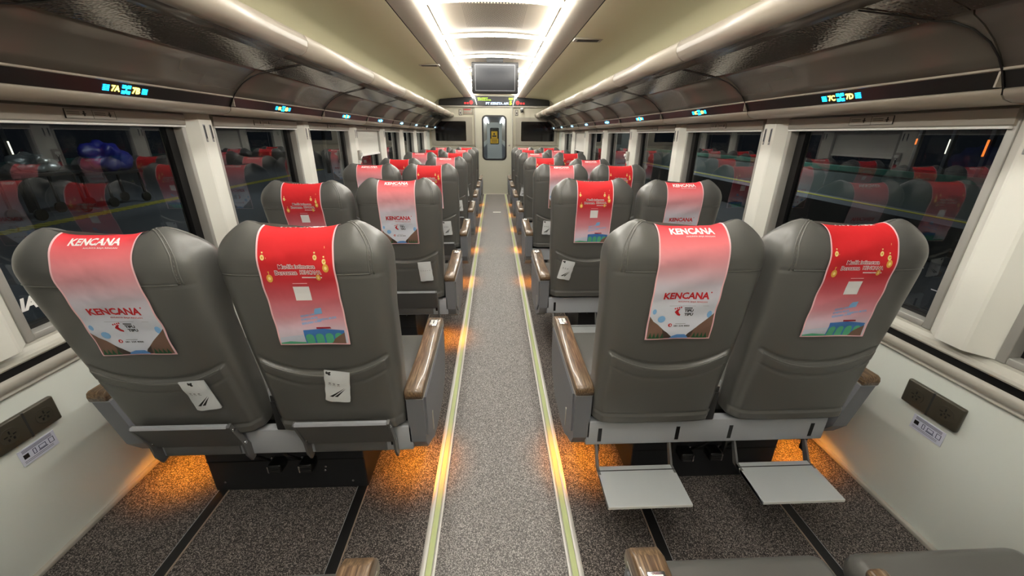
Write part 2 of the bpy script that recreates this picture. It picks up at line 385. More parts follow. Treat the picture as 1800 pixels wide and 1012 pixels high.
# ------------------------------------------------------------------ side walls
WX = 1.555
wnum = 0
for s, nm in ((-1, 'left'), (1, 'right')):
    b = MB()
    b.prism([(1.568, 0), (WX, .625), (WX, .69), (1.66, .69), (1.66, 0)], Y0, Y1, 'y', 'wall')      # lower panel
    b.box(1.575, 1.66, Y0, Y1, 1.49, 2.2, 'wall')                                                    # above the windows
    b.box(WX, 1.66, Y0, .019-P, .69, 1.49, 'wall'); b.box(WX, 1.66, 1.22+P*7-.245, Y1, .69, 1.49, 'wall')
    struct(b, 'wall_'+nm, sx=s)
    b = MB(); b.box(1.551, 1.57, Y0, Y1, 0, .018, 'trimg', .003); tag(b.build('baseboard_'+nm, sx=s), kind='structure')
    # moulding, black strip and sill under the windows
    b = MB()
    pr = [(1.553, .618), (1.546, .622), (1.546, .628), (1.55, .63), (1.541, .638), (1.534, .652), (1.534, .664), (1.54, .677), (1.555, .677), (1.555, .618)]
    b.prism(pr, Y0, Y1, 'y', 'trimg', True); trim(b, sx=s)
    b = MB(); b.box(1.543, 1.556, Y0, Y1, .677, .7055, 'black'); trim(b, sx=s)
    b = MB(); b.prism([(1.536, .7055), (1.532, .712), (1.534, .722), (1.545, .728), (1.552, .742), (1.552, .752), (1.66, .752), (1.66, .7055)], Y0, Y1, 'y', 'sill', False); trim(b, sx=s)
    # windows
    for k in range(-1, 7):
        a, e = 1.196+P*k, 2.174+P*k
        wnum += 1
        w = empty('window_%d' % wnum, (s*WX, (a+e)/2, .752), kind='structure')
        h = (e-a)/2; tx = lambda x: x-WX
        def wb(mb, n, par=w):
            mb.v = [(s*(x-WX), y-(a+e)/2, z-.752) for x, y, z in mb.v]; return mb.build(n, par)
        b = MB()
        for y0, y1 in ((a, a+.026), (e-.026, e)): b.box(1.548, 1.63, y0, y1, .752, 1.47, 'frame', .003)
        b.box(1.55, 1.63, a+.026, e-.026, .752, .775, 'frame', .003); b.box(1.57, 1.63, a+.026, e-.026, 1.44, 1.47, 'black')
        b.box(1.59, 1.625, a+.026, a+.034, .775, 1.44, 'black'); b.box(1.59, 1.625, e-.075, e-.026, .775, 1.44, 'black')
        b.box(1.59, 1.625, a+.034, e-.075, .775, .787, 'black')
        wb(b, 'window_frame')
        b = MB(); b.box(1.604, 1.612, a+.03, e-.03, .78, 1.445, 'glass'); wb(b, 'pane')
        b = MB()
        b.prism([(1.575, 1.49), (1.545, 1.49), (1.535, 1.482), (1.538, 1.438), (1.545, 1.433), (1.575, 1.433)], a+.006, e-.006, 'y', 'blindbox')
        bb = wb(b, 'blind_box')
        down = 0
        if s < 0 and k == 3: down = 1.16
        if s > 0 and k == 5: down = 1.13
        if down:
            b = MB()
            n = 26
            for i in range(n):
                z1 = 1.44-(1.44-down)*i/n; z0 = 1.44-(1.44-down)*(i+1)/n
                b.prism([(1.571, z1), (1.5703, z1-.002), (1.570, (z0+z1)/2), (1.5703, z0+.001), (1.571, z0), (1.578, z0), (1.578, z1)], a+.01, e-.01, 'y', 'blind')
            wb(b, 'blind')
        zb = down or 1.433
        b = MB(); b.box(1.560 if down else 1.536, 1.580 if down else 1.552, a+.012, e-.012, zb-.008, zb+(.014 if down else 0), 'hem', .002); wb(b, 'pull_rail')
        # operating label on the blind box: two fields with lines and arrows
        b = MB(); c = (a+e)/2
        def lf(u, v): return (1.5345-.001+(1.482-v)*-.0-0, c+u*(1 if s < 0 else -1)*-1*-1, v)
        X = 1.5338
        def bx(u0, u1, v0, v1, mt, d=0):
            y0, y1 = (c+u0, c+u1) if s < 0 else (c-u1, c-u0)
            b.box(X-.0006-d, X+.004, y0, y1, v0, v1, mt)
        bx(-.10, .10, 1.446, 1.478, 'blindbox')
        for u0, u1, v0, v1 in ((-.10, .10, 1.477, 1.478), (-.10, .10, 1.446, 1.447), (-.10, -.099, 1.446, 1.478), (.099, .10, 1.446, 1.478), (.004, .005, 1.446, 1.478)):
            bx(u0, u1, v0, v1, 'ink', .0005)
        for o_ in (-.092, .012):
            for v0 in (1.467, 1.461): bx(o_, o_+.045, v0, v0+.0018, 'ink', .0005)
            bx(o_+.06, o_+.066, 1.455, 1.473, 'ink', .0005); bx(o_+.056, o_+.070, 1.461, 1.465, 'ink', .0005)
        lb = MB.build; b.v = [(s*(x-WX), y-(a+e)/2, z-.752) for x, y, z in b.v]; b.build('operating_label', bb)
        if k == 0:       # white marking low on the nearest panes
            b = MB()
            if s < 0:
                g = fit(text('IA', 1, .05, .25), h=.045)
                b.geo(g, lambda x, y: (1.603, 1.290+x, .856+y), 'hem')
            else:
                b.box(1.6030, 1.6036, 1.235, 1.285, .874, .877, 'inkg')
                b.geo(fit(text('66', 1, .02, .2), h=.014), lambda x, y: (1.603, 1.25-x, .864+y), 'inkg')
            wb(b, 'white_lettering')
        # pillar behind this window (towards the far end)
    for k in range(-2, 7):
        a, e = 2.174+P*k, 1.196+P*(k+1)
        if k == 6: e = a+.245
        b = MB()
        for z0, z1, mt, o_ in ((.752, 1.462, 'pillar', 0), (1.462, 1.49, 'ceilg', .004)):
            b.prism([(1.6, a), (WX, a), (1.512+o_, a+.052), (1.509+o_, a+.062), (1.509+o_, e-.062), (1.512+o_, e-.052), (WX, e), (1.6, e)], z0, z1, 'z', mt)
        pil = trim(b, sx=s)
        if k >= -1:
            c = (a+e)/2
            for dy in (-.022, .026):
                b = MB(); b.box(1.5075, 1.513, c+dy-.008, c+dy+.008, 1.355, 1.44, 'inkg', .002); b.box(1.5068, 1.512, c+dy-.0045, c+dy+.0045, 1.36, 1.435, 'plastic_d')
                b.box(1.5062, 1.51, c+dy-.004, c+dy+.004, 1.36, 1.372, 'trimg')
                b.build('hook_slot', pil, sx=s)
# emergency hammer holders on the third pillars
for s in (-1, 1):
    c = 2.27+P*2
    h = empty('emergency_hammer', (s*1.509, c, 1.1), 'emergency glass hammer holder with red sign on the third pillar along the %s wall' % ('left' if s < 0 else 'right'), 'emergency hammer', 'hammer holders on the pillars')
    b = MB(); b.box(-.02, -.0006, -.028, .028, -.14, .03, 'hem', .004); b.box(-.0215, -.019, -.022, .022, -.125, .0, 'redsign'); b.build('sign_plate', h, sx=s)
    b = MB(); b.box(-.05, -.02, -.02, .02, .075, .105, 'hem', .006); b.tube([(-.03, 0, .09), (-.03, 0, .0)], .008, 'chrome'); b.box(-.03, -.0006, -.03, .03, .03, .13, 'trimg', .006)
    b.box(-.02, 0, -.012, .012, .02, .035, 'trimg'); b.build('hammer', h, sx=s)

# power outlets and stickers
for s in (-1, 1):
    side = 'left' if s < 0 else 'right'
    XX = 1.568-.013*.5/.625
    t = empty('power_outlet', (s*XX, 1.09, .51), 'dark double power outlet plate on the %s wall below the nearest window' % side, 'power outlet', 'power outlets on the walls')
    b = MB(); b.box(-.018, -.001, -.095, .095, -.047, .047, 'socket', .006); b.box(-.0185, -.01, -.003, .003, -.046, .046, 'plastic_d'); b.build('cover_plate', t, sx=s)
    for dy in (-.05, .05):
        b = MB(); b.tube([(-.0182, dy, 0), (-.0195, dy, 0)], .026, 'socket', 24)
        for u, v, w_, h_ in ((0, .012, .004, .011), (-.012, .002, .009, .004), (.012, .002, .009, .004), (-.007, -.011, .005, .008), (.007, -.011, .005, .008), (0, -.002, .004, .004)):
            b.box(-.0203, -.018, dy+u-w_/2, dy+u+w_/2, v-h_/2, v+h_/2, 'black')
        b.build('socket', t, sx=s)
    yc = 1.078 if s > 0 else 1.10
    t = empty('instruction_sticker', (s*(XX+.002), yc, .405), 'small blue and white sticker of device icons under the %s wall outlet' % side, 'sticker', 'device stickers on the walls')
    b = MB(); b.box(-.0024, -.0006, -.055, .055, -.028, .03, 'sticker')
    sg = -1 if s > 0 else 1
    f = lambda x, y: (-.0028, sg*x, y)
    def ic(x0, x1, y0, y1, w_=.002):
        for r_ in ((x0, x1, y1-w_, y1), (x0, x1, y0, y0+w_), (x0, x0+w_, y0, y1), (x1-w_, x1, y0, y1)): b.geo(rect(*r_), f, 'inkb')
    b.geo(rect(-.046, -.030, -.006, .010), f, 'ink'); ic(-.018, -.008, -.008, .012); ic(.0, .022, -.004, .010); b.geo(rect(-.003, .025, -.008, -.005), f, 'inkb'); ic(.031, .047, -.008, .012)
    for yy in (.024, .020, .016): b.geo(rect(-.045, .045, yy, yy+.0018), f, 'inkb')
    for yy in (-.015, -.020): b.geo(rect(-.048, .04, yy, yy+.0015), f, 'inkb')
    b.build('printed_face', t, sx=s)

# ------------------------------------------------------------------ ceiling
b = MB()
def cz(x): return 2.262-.03*(x/.5)**2      # shallow arch of the centre panel
b.strip([(x/10-.5, cz(x/10-.5)) for x in range(11)], Y0, Y1, 'y', 'ceilc')
for s in (-1, 1):
    b.strip([(s*.50, 2.232), (s*.505, 2.205), (s*.515, 2.200), (s*.695, 2.197)], Y0, Y1, 'y', 'ceilg', False)
    b.strip([(s*.695, 2.197), (s*.695, 2.204), (s*.703, 2.204), (s*.703, 2.197)], Y0, Y1, 'y', 'black', False)
    b.strip([(s*x, z) for x, z in ((.703, 2.197), (1.0, 2.178), (1.27, 2.152), (1.33, 2.13), (1.42, 2.06), (1.5, 1.96), (1.56, 1.86), (1.6, 1.80))], Y0, Y1, 'y', 'ceil')
b.box(-1.66, 1.66, Y0, Y1+.1, 2.30, 2.33, 'ceilg')
struct(b, 'ceiling', recalc=False)
for s in (-1, 1):
    b = MB(); b.box(s*.499-.0, s*.499-s*.030, Y0, Y1-.02, 2.182, 2.219, 'led') if s > 0 else b.box(-.499, -.469, Y0, Y1-.02, 2.182, 2.219, 'led')
    b.box(min(s*.4995, s*.466), max(s*.4995, s*.466), Y0, Y1-.02, 2.219, 2.226, 'ceilg')
    tag(b.build('ceiling_light'), 'long bright LED light line along the %s edge of the centre ceiling panel' % ('left' if s < 0 else 'right'), 'ceiling light', 'LED lines along the ceiling')
ORD = ['nearest', 'second', 'third', 'fourth', 'fifth', 'sixth', 'seventh', 'eighth', 'ninth', 'tenth']
vis = 0
for k in range(-4, 7):
    y = 3.13+1.02*k
    if y > Y1-.1: break
    b = MB(); n = 12; prof = []
    xs_ = [(.465*(2*i/n-1)) for i in range(n+1)]
    prof = [(x, cz(x)-.030) for x in xs_]+[(x, cz(x)-.012) for x in reversed(xs_)]
    b.prism(prof, y-.022, y+.022, 'y', 'ledbar', True)
    b.prism([(x, cz(x)-.012) for x in xs_]+[(x, cz(x)-.001) for x in reversed(xs_)], y-.03, y+.03, 'y', 'ceilg', True)
    lab = 'arched LED cross bar overhead, behind the camera\'s place' if y < 2.6 else ('%s arched LED cross bar of the ceiling seen from here' % ORD[vis])
    if y >= 2.6: vis += 1
    tag(b.build('ceiling_light_bar'), lab, 'ceiling light', 'LED cross bars')
vis = 0
for k in range(-1, 6):      # perforated air grilles between the bars
    y = 3.60+1.02*k
    if y > Y1-.3: break
    b = MB(); n = 12; X = .235
    b.grid(lambda u, v: (-X+2*X*u, y-.33+.66*v, cz(-X+2*X*u)-.004), n, 1, 'perf')
    b.prism([(-X, cz(X)-.004), (X, cz(X)-.004), (X, cz(X)+.02), (-X, cz(X)+.02)], y-.33, y-.329, 'y', 'perf')
    for i in range(n):
        pass
    tag(b.build('air_grille', recalc=False), ('%s perforated air grille between the ceiling light bars' % ORD[vis]) if y > 3 else 'perforated air grille overhead in front of the first light bar', 'air grille', 'perforated ceiling grilles')
    if y > 3: vis += 1
for x, y, z, lab in ((.825, 4.0, 2.189, 'small slotted fitting on the right ceiling panel'), (-.80, 5.5, 2.191, 'small slotted fitting on the left ceiling panel')):
    b = MB(); w_ = .125; b.box(x-w_, x+w_, y-.06, y+.06, z-.010, z+.004, 'ceilg', .004)
    for i in range(5): b.box(x-w_+.03, x+w_-.03, y-.04+.018*i, y-.032+.018*i, z-.0115, z-.008, 'plastic_d')
    tag(b.build('ceiling_vent'), lab, 'ceiling vent', 'ceiling fittings')

# ceiling screen
TY = 5.33
t = empty('ceiling_screen', (0.005, TY, 2.1), 'switched off black screen hanging from the ceiling over the aisle', 'screen')
b = MB(); b.box(-.28, .28, -.03, .05, -.235, .10, 'plastic_d', .012)
for x in (-.281, .262): 
    for z in (.06, -.06, -.17): b.box(x, x+.019, -.034, .0, z-.02, z+.02, 'plastic_d', .004)
b.build('housing', t)
b = MB(); b.box(-.238, .238, -.034, -.028, -.205, .072, 'screen', .002); b.build('display', t)
b = MB()
o_ = ringrect(-.24, .24, -.207, .074, .004, 2); i_ = ringrect(-.235, .235, -.202, .069, .004, 2)
bb = len(b.v); b.v += [(x, -.0345, z) for x, z in o_]+[(x, -.0345, z) for x, z in i_]
n = len(o_)
for i in range(n): b.face((bb+i, bb+(i+1) % n, bb+n+(i+1) % n, bb+n+i), 'inkg')
b.build('bezel_line', t)
b = MB(); b.box(-.1, .1, -.01, .03, .10, .158, 'plastic_d', .004); b.build('mount', t)

# ------------------------------------------------------------------ overhead racks
rackprof = [(.985, 1.868), (.966, 1.862), (.952, 1.848), (.946, 1.828), (.950, 1.806), (.962, 1.786), (.984, 1.771), (1.01, 1.765)]
under1 = [(1.01, 1.765), (1.03, 1.772), (1.06, 1.768), (1.085, 1.757)]
shelf = [(1.085, 1.757), (1.225, 1.706)]
panel = [(1.225, 1.706), (1.229, 1.716), (1.236, 1.698), (1.275, 1.675), (1.318, 1.642), (1.352, 1.607), (1.372, 1.578)]
ridge = [(1.372, 1.578), (1.3725, 1.572), (1.378, 1.570)]
bandp = [(1.380, 1.570), (1.403, 1.528)]
nose = [(1.401, 1.528), (1.398, 1.524), (1.402, 1.512), (1.414, 1.500), (1.44, 1.4915), (1.50, 1.4905), (1.574, 1.4905)]
NUM = 7
for s in (-1, 1):
    side = 'left' if s < 0 else 'right'
    y0 = 2.33-2*P
    for k in range(9):
        a, e = y0+P*k, y0+P*(k+1)
        if k == 8: e = Y1
        if a > Y1-.2: break
        lab = {0: 'overhead luggage rack bay at the very near end of the %s side' % side, 1: 'overhead luggage rack bay above the nearest full window on the %s' % side}.get(k, 'overhead luggage rack bay above the %s window on the %s' % (ORD[k-1], side))
        if k == 8: lab = 'last overhead luggage rack bay on the %s, meeting the end wall' % side
        t = empty('luggage_rack', (s*1.25, a, 1.6), lab, 'luggage rack', 'overhead rack bays')
        g = .0025
        def rb(mb, n, par=t, recalc=True):
            mb.v = [(s*(x-1.25), y-a, z-1.6) for x, y, z in mb.v]; return mb.build(n, par, recalc=recalc)
        def closed(pr, th, mt, sm=True):
            b = MB(); out = []
            for i, (x, z) in enumerate(pr):
                p = pr[max(i-1, 0)]; q = pr[min(i+1, len(pr)-1)]; dx, dz = q[0]-p[0], q[1]-p[1]; L = sqrt(dx*dx+dz*dz)
                out.append((x-dz/L*th, z+dx/L*th))
            b.prism(pr+out[::-1], a+g, e-g, 'y', mt, sm); return b
        rb(closed(rackprof, .012, 'lip'), 'lip'); rb(closed(under1, .01, 'rack'), 'underside')
        rb(closed(shelf, .008, 'shelf', False), 'shelf_strip')
        b = closed(panel, .01, 'rack'); 
        b.strip(ridge, a+g, e-g, 'y', 'lip', False)
        rb(b, 'curved_panel'); 
        b = closed(nose, .01, 'lip'); rb(b, 'rail')
        b = closed(bandp, .008, 'band', False); b.box(1.378, 1.40, a+.0035, a+.009, 1.53, 1.57, 'lip', 0)
        bd = rb(b, 'display_band')
        b = MB(); b.box(.99, 1.56, a+g, e-g, 1.850, 1.862, 'rack'); rb(b, 'shelf_floor')
        if k > 0:       # arched joint line of the bay door
            pts = []
            path = [(.0, .0), (.25, .002), (.5, .012), (.72, .035), (.88, .085), (.97, .16), (1.0, .25)]
            allp = [(1.405, 1.512), (1.403, 1.525), (1.379, 1.569), (1.352, 1.604), (1.318, 1.639), (1.275, 1.672), (1.236, 1.695), (1.225, 1.704), (1.155, 1.729), (1.085, 1.755)]
            for i, (x, z) in enumerate(allp):
                u = i/(len(allp)-1); off = 0 if i < 4 else .20*((i-3)/6)**2
                pts.append((x-.001, a+g*.5+off, z-.001))
            # drawn as a dark rubber joint with a fine light edge
            b = MB(); b.tube(pts, .0026, 'band', 6); rb(b, 'joint_seal')
        # illuminated seat signs
        yc = 1.70+P*(k-1)*1.0
        if k >= 0 and a < yc < e and yc > 0:
            n_ = NUM-(k-1)
            b = MB(); ux = Vector((0, 1, 0)) if s < 0 else Vector((0, -1, 0))
            p0, p1 = Vector((bandp[0][0], 0, bandp[0][1])), Vector((bandp[1][0], 0, bandp[1][1]))
            uy = (p0-p1).normalized(); nn = Vector((-uy.z, 0, uy.x)); nn = nn if nn.x < 0 else -nn
            cc = (p0+p1)/2+nn*.0012+Vector((0, yc, 0))
            f = lambda x, y: tuple(cc+ux*x+uy*y)
            lt = ('%dA' % n_, '%dB' % n_) if s < 0 else ('%dC' % n_, '%dD' % n_)
            if n_ < 1: lt = ('1A', '1B')
            for xx, tx_ in ((-.044, lt[0]), (.044, lt[1])):
                g_ = fit(text(tx_, 1, .04), w=.036); b.geo(g_, lambda x, y, xx=xx: f(x+xx, y*1.0), 'yled')
            for xx in (-.011, .011):
                for v0, v1 in ((.004, .017), (-.017, -.004)): b.geo(rect(xx-.008, xx+.008, v0, v1), f, 'cyan')
            b.geo(rect(-.003, .003, -.014, .014), f, 'cyan')
            for xx in (-.083, .083):
                for v in (-.009, -.003, .003, .009): b.geo(rect(xx-.013, xx+.013, v-.0018, v+.0018), f, 'cyan')
            rb(b, 'seat_sign', bd, recalc=False)

# ------------------------------------------------------------------ end wall
b = MB()
b.box(-1.66, -.47, Y1, Y1+.04, 0, 1.79, 'endw'); b.box(.43, 1.66, Y1, Y1+.04, 0, 1.79, 'endw')
b.box(-1.66, -.47, Y1, Y1+.04, 1.79, 2.3, 'endw'); b.box(.43, 1.66, Y1, Y1+.04, 1.79, 2.3, 'endw'); b.box(-.47, .43, Y1, Y1+.04, 2.0, 2.3, 'endw')
struct(b, 'wall_front')
b = MB(); b.box(-1.66, 1.66, Y0-.04, Y0, 0, 2.3, 'endw'); struct(b, 'wall_back')
def ring(mb, o_, i_, yf, yb, mt, x0=0):
    n = len(o_); b0 = len(mb.v)
    for y in (yf, yb):
        mb.v += [(x, y, z) for x, z in o_]; mb.v += [(x, y, z) for x, z in i_]
    for i in range(n):
        j = (i+1) % n
        mb.face((b0+i, b0+j, b0+n+j, b0+n+i), mt); mb.face((b0+2*n+i, b0+2*n+j, b0+3*n+j, b0+3*n+i), mt)
        mb.face((b0+i, b0+j, b0+2*n+j, b0+2*n+i), mt); mb.face((b0+n+i, b0+n+j, b0+3*n+j, b0+3*n+i), mt)
dr = empty('door_1', (-.02, Y1, 0), kind='structure')
def db(mb, n, par=dr): mb.v = [(x+.02, y-Y1, z) for x, y, z in mb.v]; return mb.build(n, par)
b = MB(); ring(b, ringrect(-.45, .41, .012, 1.985, .002), ringrect(-.28, .26, .84, 1.80, .08), Y1-.03, Y1+.01, 'door'); db(b, 'door_leaf')
b = MB(); ring(b, ringrect(-.305, .285, .815, 1.825, .10), ringrect(-.265, .245, .855, 1.785, .07), Y1-.036, Y1-.02, 'black'); gf = db(b, 'window_gasket')
b = MB(); b.box(-.27, .25, Y1-.012, Y1-.008, .85, 1.79, 'doorglass'); db(b, 'pane')
b = MB(); b.cyl((.35, Y1-.034, 1.16), .018, .02, 'y', 'chrome'); b.box(.338, .362, Y1-.036, Y1-.03, .98, 1.06, 'trimg', .003); db(b, 'lock')
b = MB(); b.box(.415, .44, Y1-.05, Y1, 0, 2.0, 'endf', .003); b.box(-.485, -.455, Y1-.04, Y1, 0, 2.0, 'endf', .003); trim(b)
b = MB(); b.box(-1.3, 1.3, Y1-.05, Y1, 1.99, 2.025, 'trimg', .006); trim(b)
b = MB(); b.box(-.46, .42, Y1-.04, Y1+.02, 0, .012, 'metalw', .002); trim(b)
for s in (-1, 1):
    x0, x1 = (-1.5, -.53) if s < 0 else (.50, 1.5)
    t = empty('end_wall_panel', ((x0+x1)/2, Y1, 1.2), 'framed dark glass panel on the end wall, %s of the door' % ('left' if s < 0 else 'right'), 'glass panel', 'dark glass panels beside the door')
    cx = (x0+x1)/2
    b = MB(); gx0, gx1 = (-1.41, -.68) if s < 0 else (.63, 1.43)
    ring(b, [(x-cx, z-1.2) for x, z in ringrect(x0, x1, 1.16, 1.78, .01)], [(x-cx, z-1.2) for x, z in ringrect(gx0, gx1, 1.25, 1.69, .025)], -.03, 0, 'endf'); b.build('frame', t)
    b = MB(); b.prism([(x-cx, z-1.2) for x, z in ringrect(gx0, gx1, 1.25, 1.69, .025)], -.018, -.01, 'y', 'blackglass')
    b.v = [(x, y, z) for x, y, z in b.v]; b.build('glass', t)
# black fascia with the information board
t = empty('information_board', (0, Y1, 2.12), 'black information board across the end wall showing lit text PT KERETA API', 'display board')
b = MB()
pr = [(-1.29, -.09), (1.29, -.09), (1.29, -.02), (1.25, .06), (1.17, .095), (-1.17, .095), (-1.25, .06), (-1.29, -.02)]
b.prism(pr, -.06, 0, 'y', 'black'); b.build('fascia', t)
b = MB(); b.prism([(-.40, -.088), (.42, -.088), (.47, .10), (-.45, .10)], -.085, -.06, 'y', 'black')
b.prism([(-.415, -.088), (-.40, -.088), (-.45, .10), (-.47, .10)], -.095, -.06, 'y', 'hem'); b.prism([(.42, -.088), (.435, -.088), (.49, .10), (.47, .10)], -.095, -.06, 'y', 'hem')
sc_ = b.build('screen_box', t)
b = MB(); f = lambda x, y: (x, -.0865, y)
b.geo(fit(text('SELAMAT', 1, .03), w=.24, h=.026), lambda x, y: f(x-.27, y+.06), 'gled')
b.geo(fit(text('DATANG DI KA', 1, .03), w=.30, h=.026), lambda x, y: f(x-.23, y+.022), 'gled')
b.geo(fit(text('PT KERETA API', 1, .03), w=.52, h=.05), lambda x, y: f(x+.06, y-.05), 'wled')
b.geo(fit(text('5', 1, .05), w=.06, h=.09), lambda x, y: f(x+.375, y-.035), 'gled')
b.geo(rect(.33, .43, .03, .07), f, 'gled')
b.build('lit_text', sc_, recalc=False)
for s in (-1, 1):
    b = MB(); f2 = lambda x, y: (x, -.0615, y)
    bm_ = MB(); n = 24
    def annul(cx, r0, r1):
        bb = len(b.v)
        for i in range(n):
            a_ = 2*pi*i/n; b.v += [(cx+r0*cos(a_), -.062, -.03+r0*sin(a_)), (cx+r1*cos(a_), -.062, -.03+r1*sin(a_))]
        for i in range(n): j = (i+1) % n; b.face((bb+2*i, bb+2*j, bb+2*j+1, bb+2*i+1), 'rled')
    annul(s*.54, .030, .040)
    b.poly([(s*.54-.027, -.062, -.008), (s*.54-.02, -.062, -.004), (s*.54+.027, -.062, -.052), (s*.54+.02, -.062, -.056)], 'rled')
    b.poly([(s*.54-.018, -.062, -.034), (s*.54+.018, -.062, -.034), (s*.54+.018, -.062, -.026), (s*.54-.018, -.062, -.026)], 'rled')
    for dx in (.62, .68): b.geo(rect(s*dx-.018, s*dx+.018, -.06, -.03), f2, 'rled')
    b.build('red_icons', t, recalc=False)
for x, lab, k in ((-.80, 'small framed notice on the wall left of the door top', 0), (.52, 'small framed notice on the wall right of the door top', 1)):
    b = MB(); z = 1.88
    b.box(x-.035, x+.035, Y1-.012, Y1, z-.06, z+.06, 'black', .003); b.box(x-.026, x+.026, Y1-.0135, Y1-.01, z-.05, z+.05, 'trimg'); b.box(x-.012, x+.012, Y1-.0145, Y1-.012, z-.03, z+.01, 'ink')
    tag(b.build('notice'), lab, 'notice', 'notices by the door')
b = MB(); b.box(-.74, -.50, Y1-.008, Y1, 1.83, 1.97, 'endf', .002); b.box(-.72, -.56, Y1-.0095, Y1-.007, 1.93, 1.955, 'redsign')
for i in range(4): b.cyl((-.70+.05*i, Y1-.009, 1.87), .008, .004, 'y', 'redsign', 12)
tag(b.build('switch_panel'), 'flat switch panel with red markings left above the door', 'switch panel')
t = empty('security_camera', (.64, Y1, 1.92), 'small security camera on the wall right above the door', 'camera')
b = MB(); b.box(-.03, .03, -.06, 0, .02, .06, 'hem', .01); b.build('bracket', t); b = MB(); b.cyl((0, -.06, 0), .035, .06, 'z', 'plastic_d'); b.build('camera_head', t)

# ------------------------------------------------------------------ gangway and next coach beyond the door
YV = Y1+12.5
b = MB(); b.box(-.9, .9, Y1+.04, YV, -.03, 0, 'vinyl'); struct(b, 'floor.001')
for s in (-1, 1):
    b = MB(); b.box(.27, .31, Y1+1.8, YV, 0, .006, 'hem'); trim(b, sx=s)
b = MB()
for s in (-1, 1):
    b.box(min(s*.75, s*.8), max(s*.75, s*.8), Y1+.04, YV, 0, 2.2, 'endf')
    b.box(min(s*.42, s*.76), max(s*.42, s*.76), Y1+1.7, Y1+1.76, 0, 2.2, 'wall')
    b.box(min(s*.40, s*.44), max(s*.40, s*.44), Y1+1.76, YV, 0, .95, 'plastic'); b.box(min(s*.40, s*.44), max(s*.40, s*.44), Y1+1.76, YV, .95, 1.15, 'wall'); b.box(min(s*.40, s*.44), max(s*.40, s*.44), Y1+1.76, YV, 1.15, 2.0, 'endf')
b.box(-.8, -.34, YV, YV+.05, 0, 2.2, 'wall'); b.box(.34, .8, YV, YV+.05, 0, 2.2, 'wall'); b.box(-.34, .34, YV, YV+.05, 1.9, 2.2, 'wall')
struct(b, 'wall_vestibule')
b = MB(); b.box(-.8, .8, Y1+.04, YV, 2.2, 2.24, 'plastic_d'); struct(b, 'ceiling.001')
b = MB(); b.box(-.44, .44, Y1+1.76, YV, 2.003, 2.04, 'plastic_d'); struct(b, 'ceiling.002')
for s in (-1, 1):
    b = MB(); b.prism([(s*.36, 1.99), (s*.30, 1.93), (s*.28, 1.95), (s*.34, 2.0)], Y1+2.2, YV-.6, 'y', 'vled')
    tag(b.build('coach_light'), 'white light line of the next coach, seen through the %s of the door window' % ('left' if s < 0 else 'right'), 'ceiling light', 'lights beyond the door')
for s in (-1, 1):  # unseen fill lights, added to brighten the dark vestibule
    b = MB(); b.box(min(s*.45, s*.55), max(s*.45, s*.55), Y1+.3, Y1+1.4, 2.17, 2.19, 'vled')
    tag(b.build('coach_and_fill_light'), 'added unseen fill light above the %s of the end door, lighting the vestibule' % ('left' if s < 0 else 'right'), 'ceiling light', 'added vestibule fill lights')
dd = empty('door_2', (0, YV, 0), kind='structure')
b = MB(); ring(b, ringrect(-.34, .34, 0, 1.9, .01), ringrect(-.2, .2, .95, 1.7, .05), 0, .04, 'wall'); b.build('door_leaf', dd)
b = MB(); ring(b, ringrect(-.24, .24, .91, 1.74, .06), ringrect(-.19, .19, .96, 1.69, .04), -.008, 0, 'plastic_d'); b.build('window_gasket', dd)
b = MB(); b.box(-.2, .2, .01, .03, .95, 1.7, 'blackglass'); b.build('pane', dd)
b = MB(); b.box(-.22, .20, -.012, -.009, .96, 1.2, 'ysign', 0); b.box(-.17, .15, -.012, -.009, 1.22, 1.56, 'ysign', 0)
b.box(-.12, .10, -.0135, -.012, 1.28, 1.36, 'ink'); b.box(-.06, .02, -.0135, -.012, 1.38, 1.48, 'ink')
for i in range(3): b.box(-.16, .14, -.0135, -.012, 1.02+.055*i, 1.04+.055*i, 'ink')
b.build('yellow_sign', dd)

# ------------------------------------------------------------------ outside in the dark
b = MB(); b.box(-22, -2.1, -14, 40, -.5, -.2, 'concrete'); b.box(2.6, 22, -14, 40, -1.0, -.9, 'dark'); b.box(8.6, 22, -14, 40, -.9, -.17, 'concrete'); struct(b, 'ground')
b = MB()
for i in range(150): b.box(-8.5, -8.15, -4+i*.16, -4+i*.16+.1, -.2, -.192, 'yellow')
tag(b.build('tactile_paving'), 'yellow ribbed tactile strip along the dark platform outside the left windows', 'tactile strip')
b = MB(); b.box(9.2, 9.36, -10, 30, -.17, -.16, 'yellow'); tag(b.build('platform_edge_line'), 'yellow painted line on the platform outside the right windows', 'painted line')
b = MB(); b.box(9.6, 9.7, -10, 30, -.17, .52, 'barrier'); b.box(9.59, 9.71, -10, 30, .52, .65, 'barrierg'); tag(b.build('platform_barrier'), 'grey barrier with green top running along the platform outside the right windows', 'barrier')
for i, (x, y, z0, z1, r, mt, lab) in enumerate((
    (12.5, 11.8, 1.2, 1.36, .02, 'otube', 'farthest orange lamp glowing outside the nearest right window, left one'),
    (12.5, 10.0, .95, 1.35, .022, 'otube', 'orange lamp outside the nearest right window, beside its near jamb'),
    (12.5, 10.9, .98, 1.35, .012, 'tube', 'thin white light tube outside the nearest right window'),
    (-9.8, 8.75, .9, 1.22, .012, 'tube', 'thin white light tube outside the nearest left window'))):
    t = empty('station_lamp', (x, y, -.17), lab, 'lamp', 'station lamps outside')
    b = MB(); b.box(-.05, .05, -.05, .05, 0, 2.2+i*0, 'dark', .01) if x > 0 else b.box(-.05, .05, -.05, .05, -.03, 2.2, 'dark', .01); b.build('post', t)
    b = MB(); b.tube([((-.09 if x > 0 else .09), 0, z0+.17), ((-.09 if x > 0 else .09), 0, z1+.17)], r, mt, 10); b.build('light_tube', t)
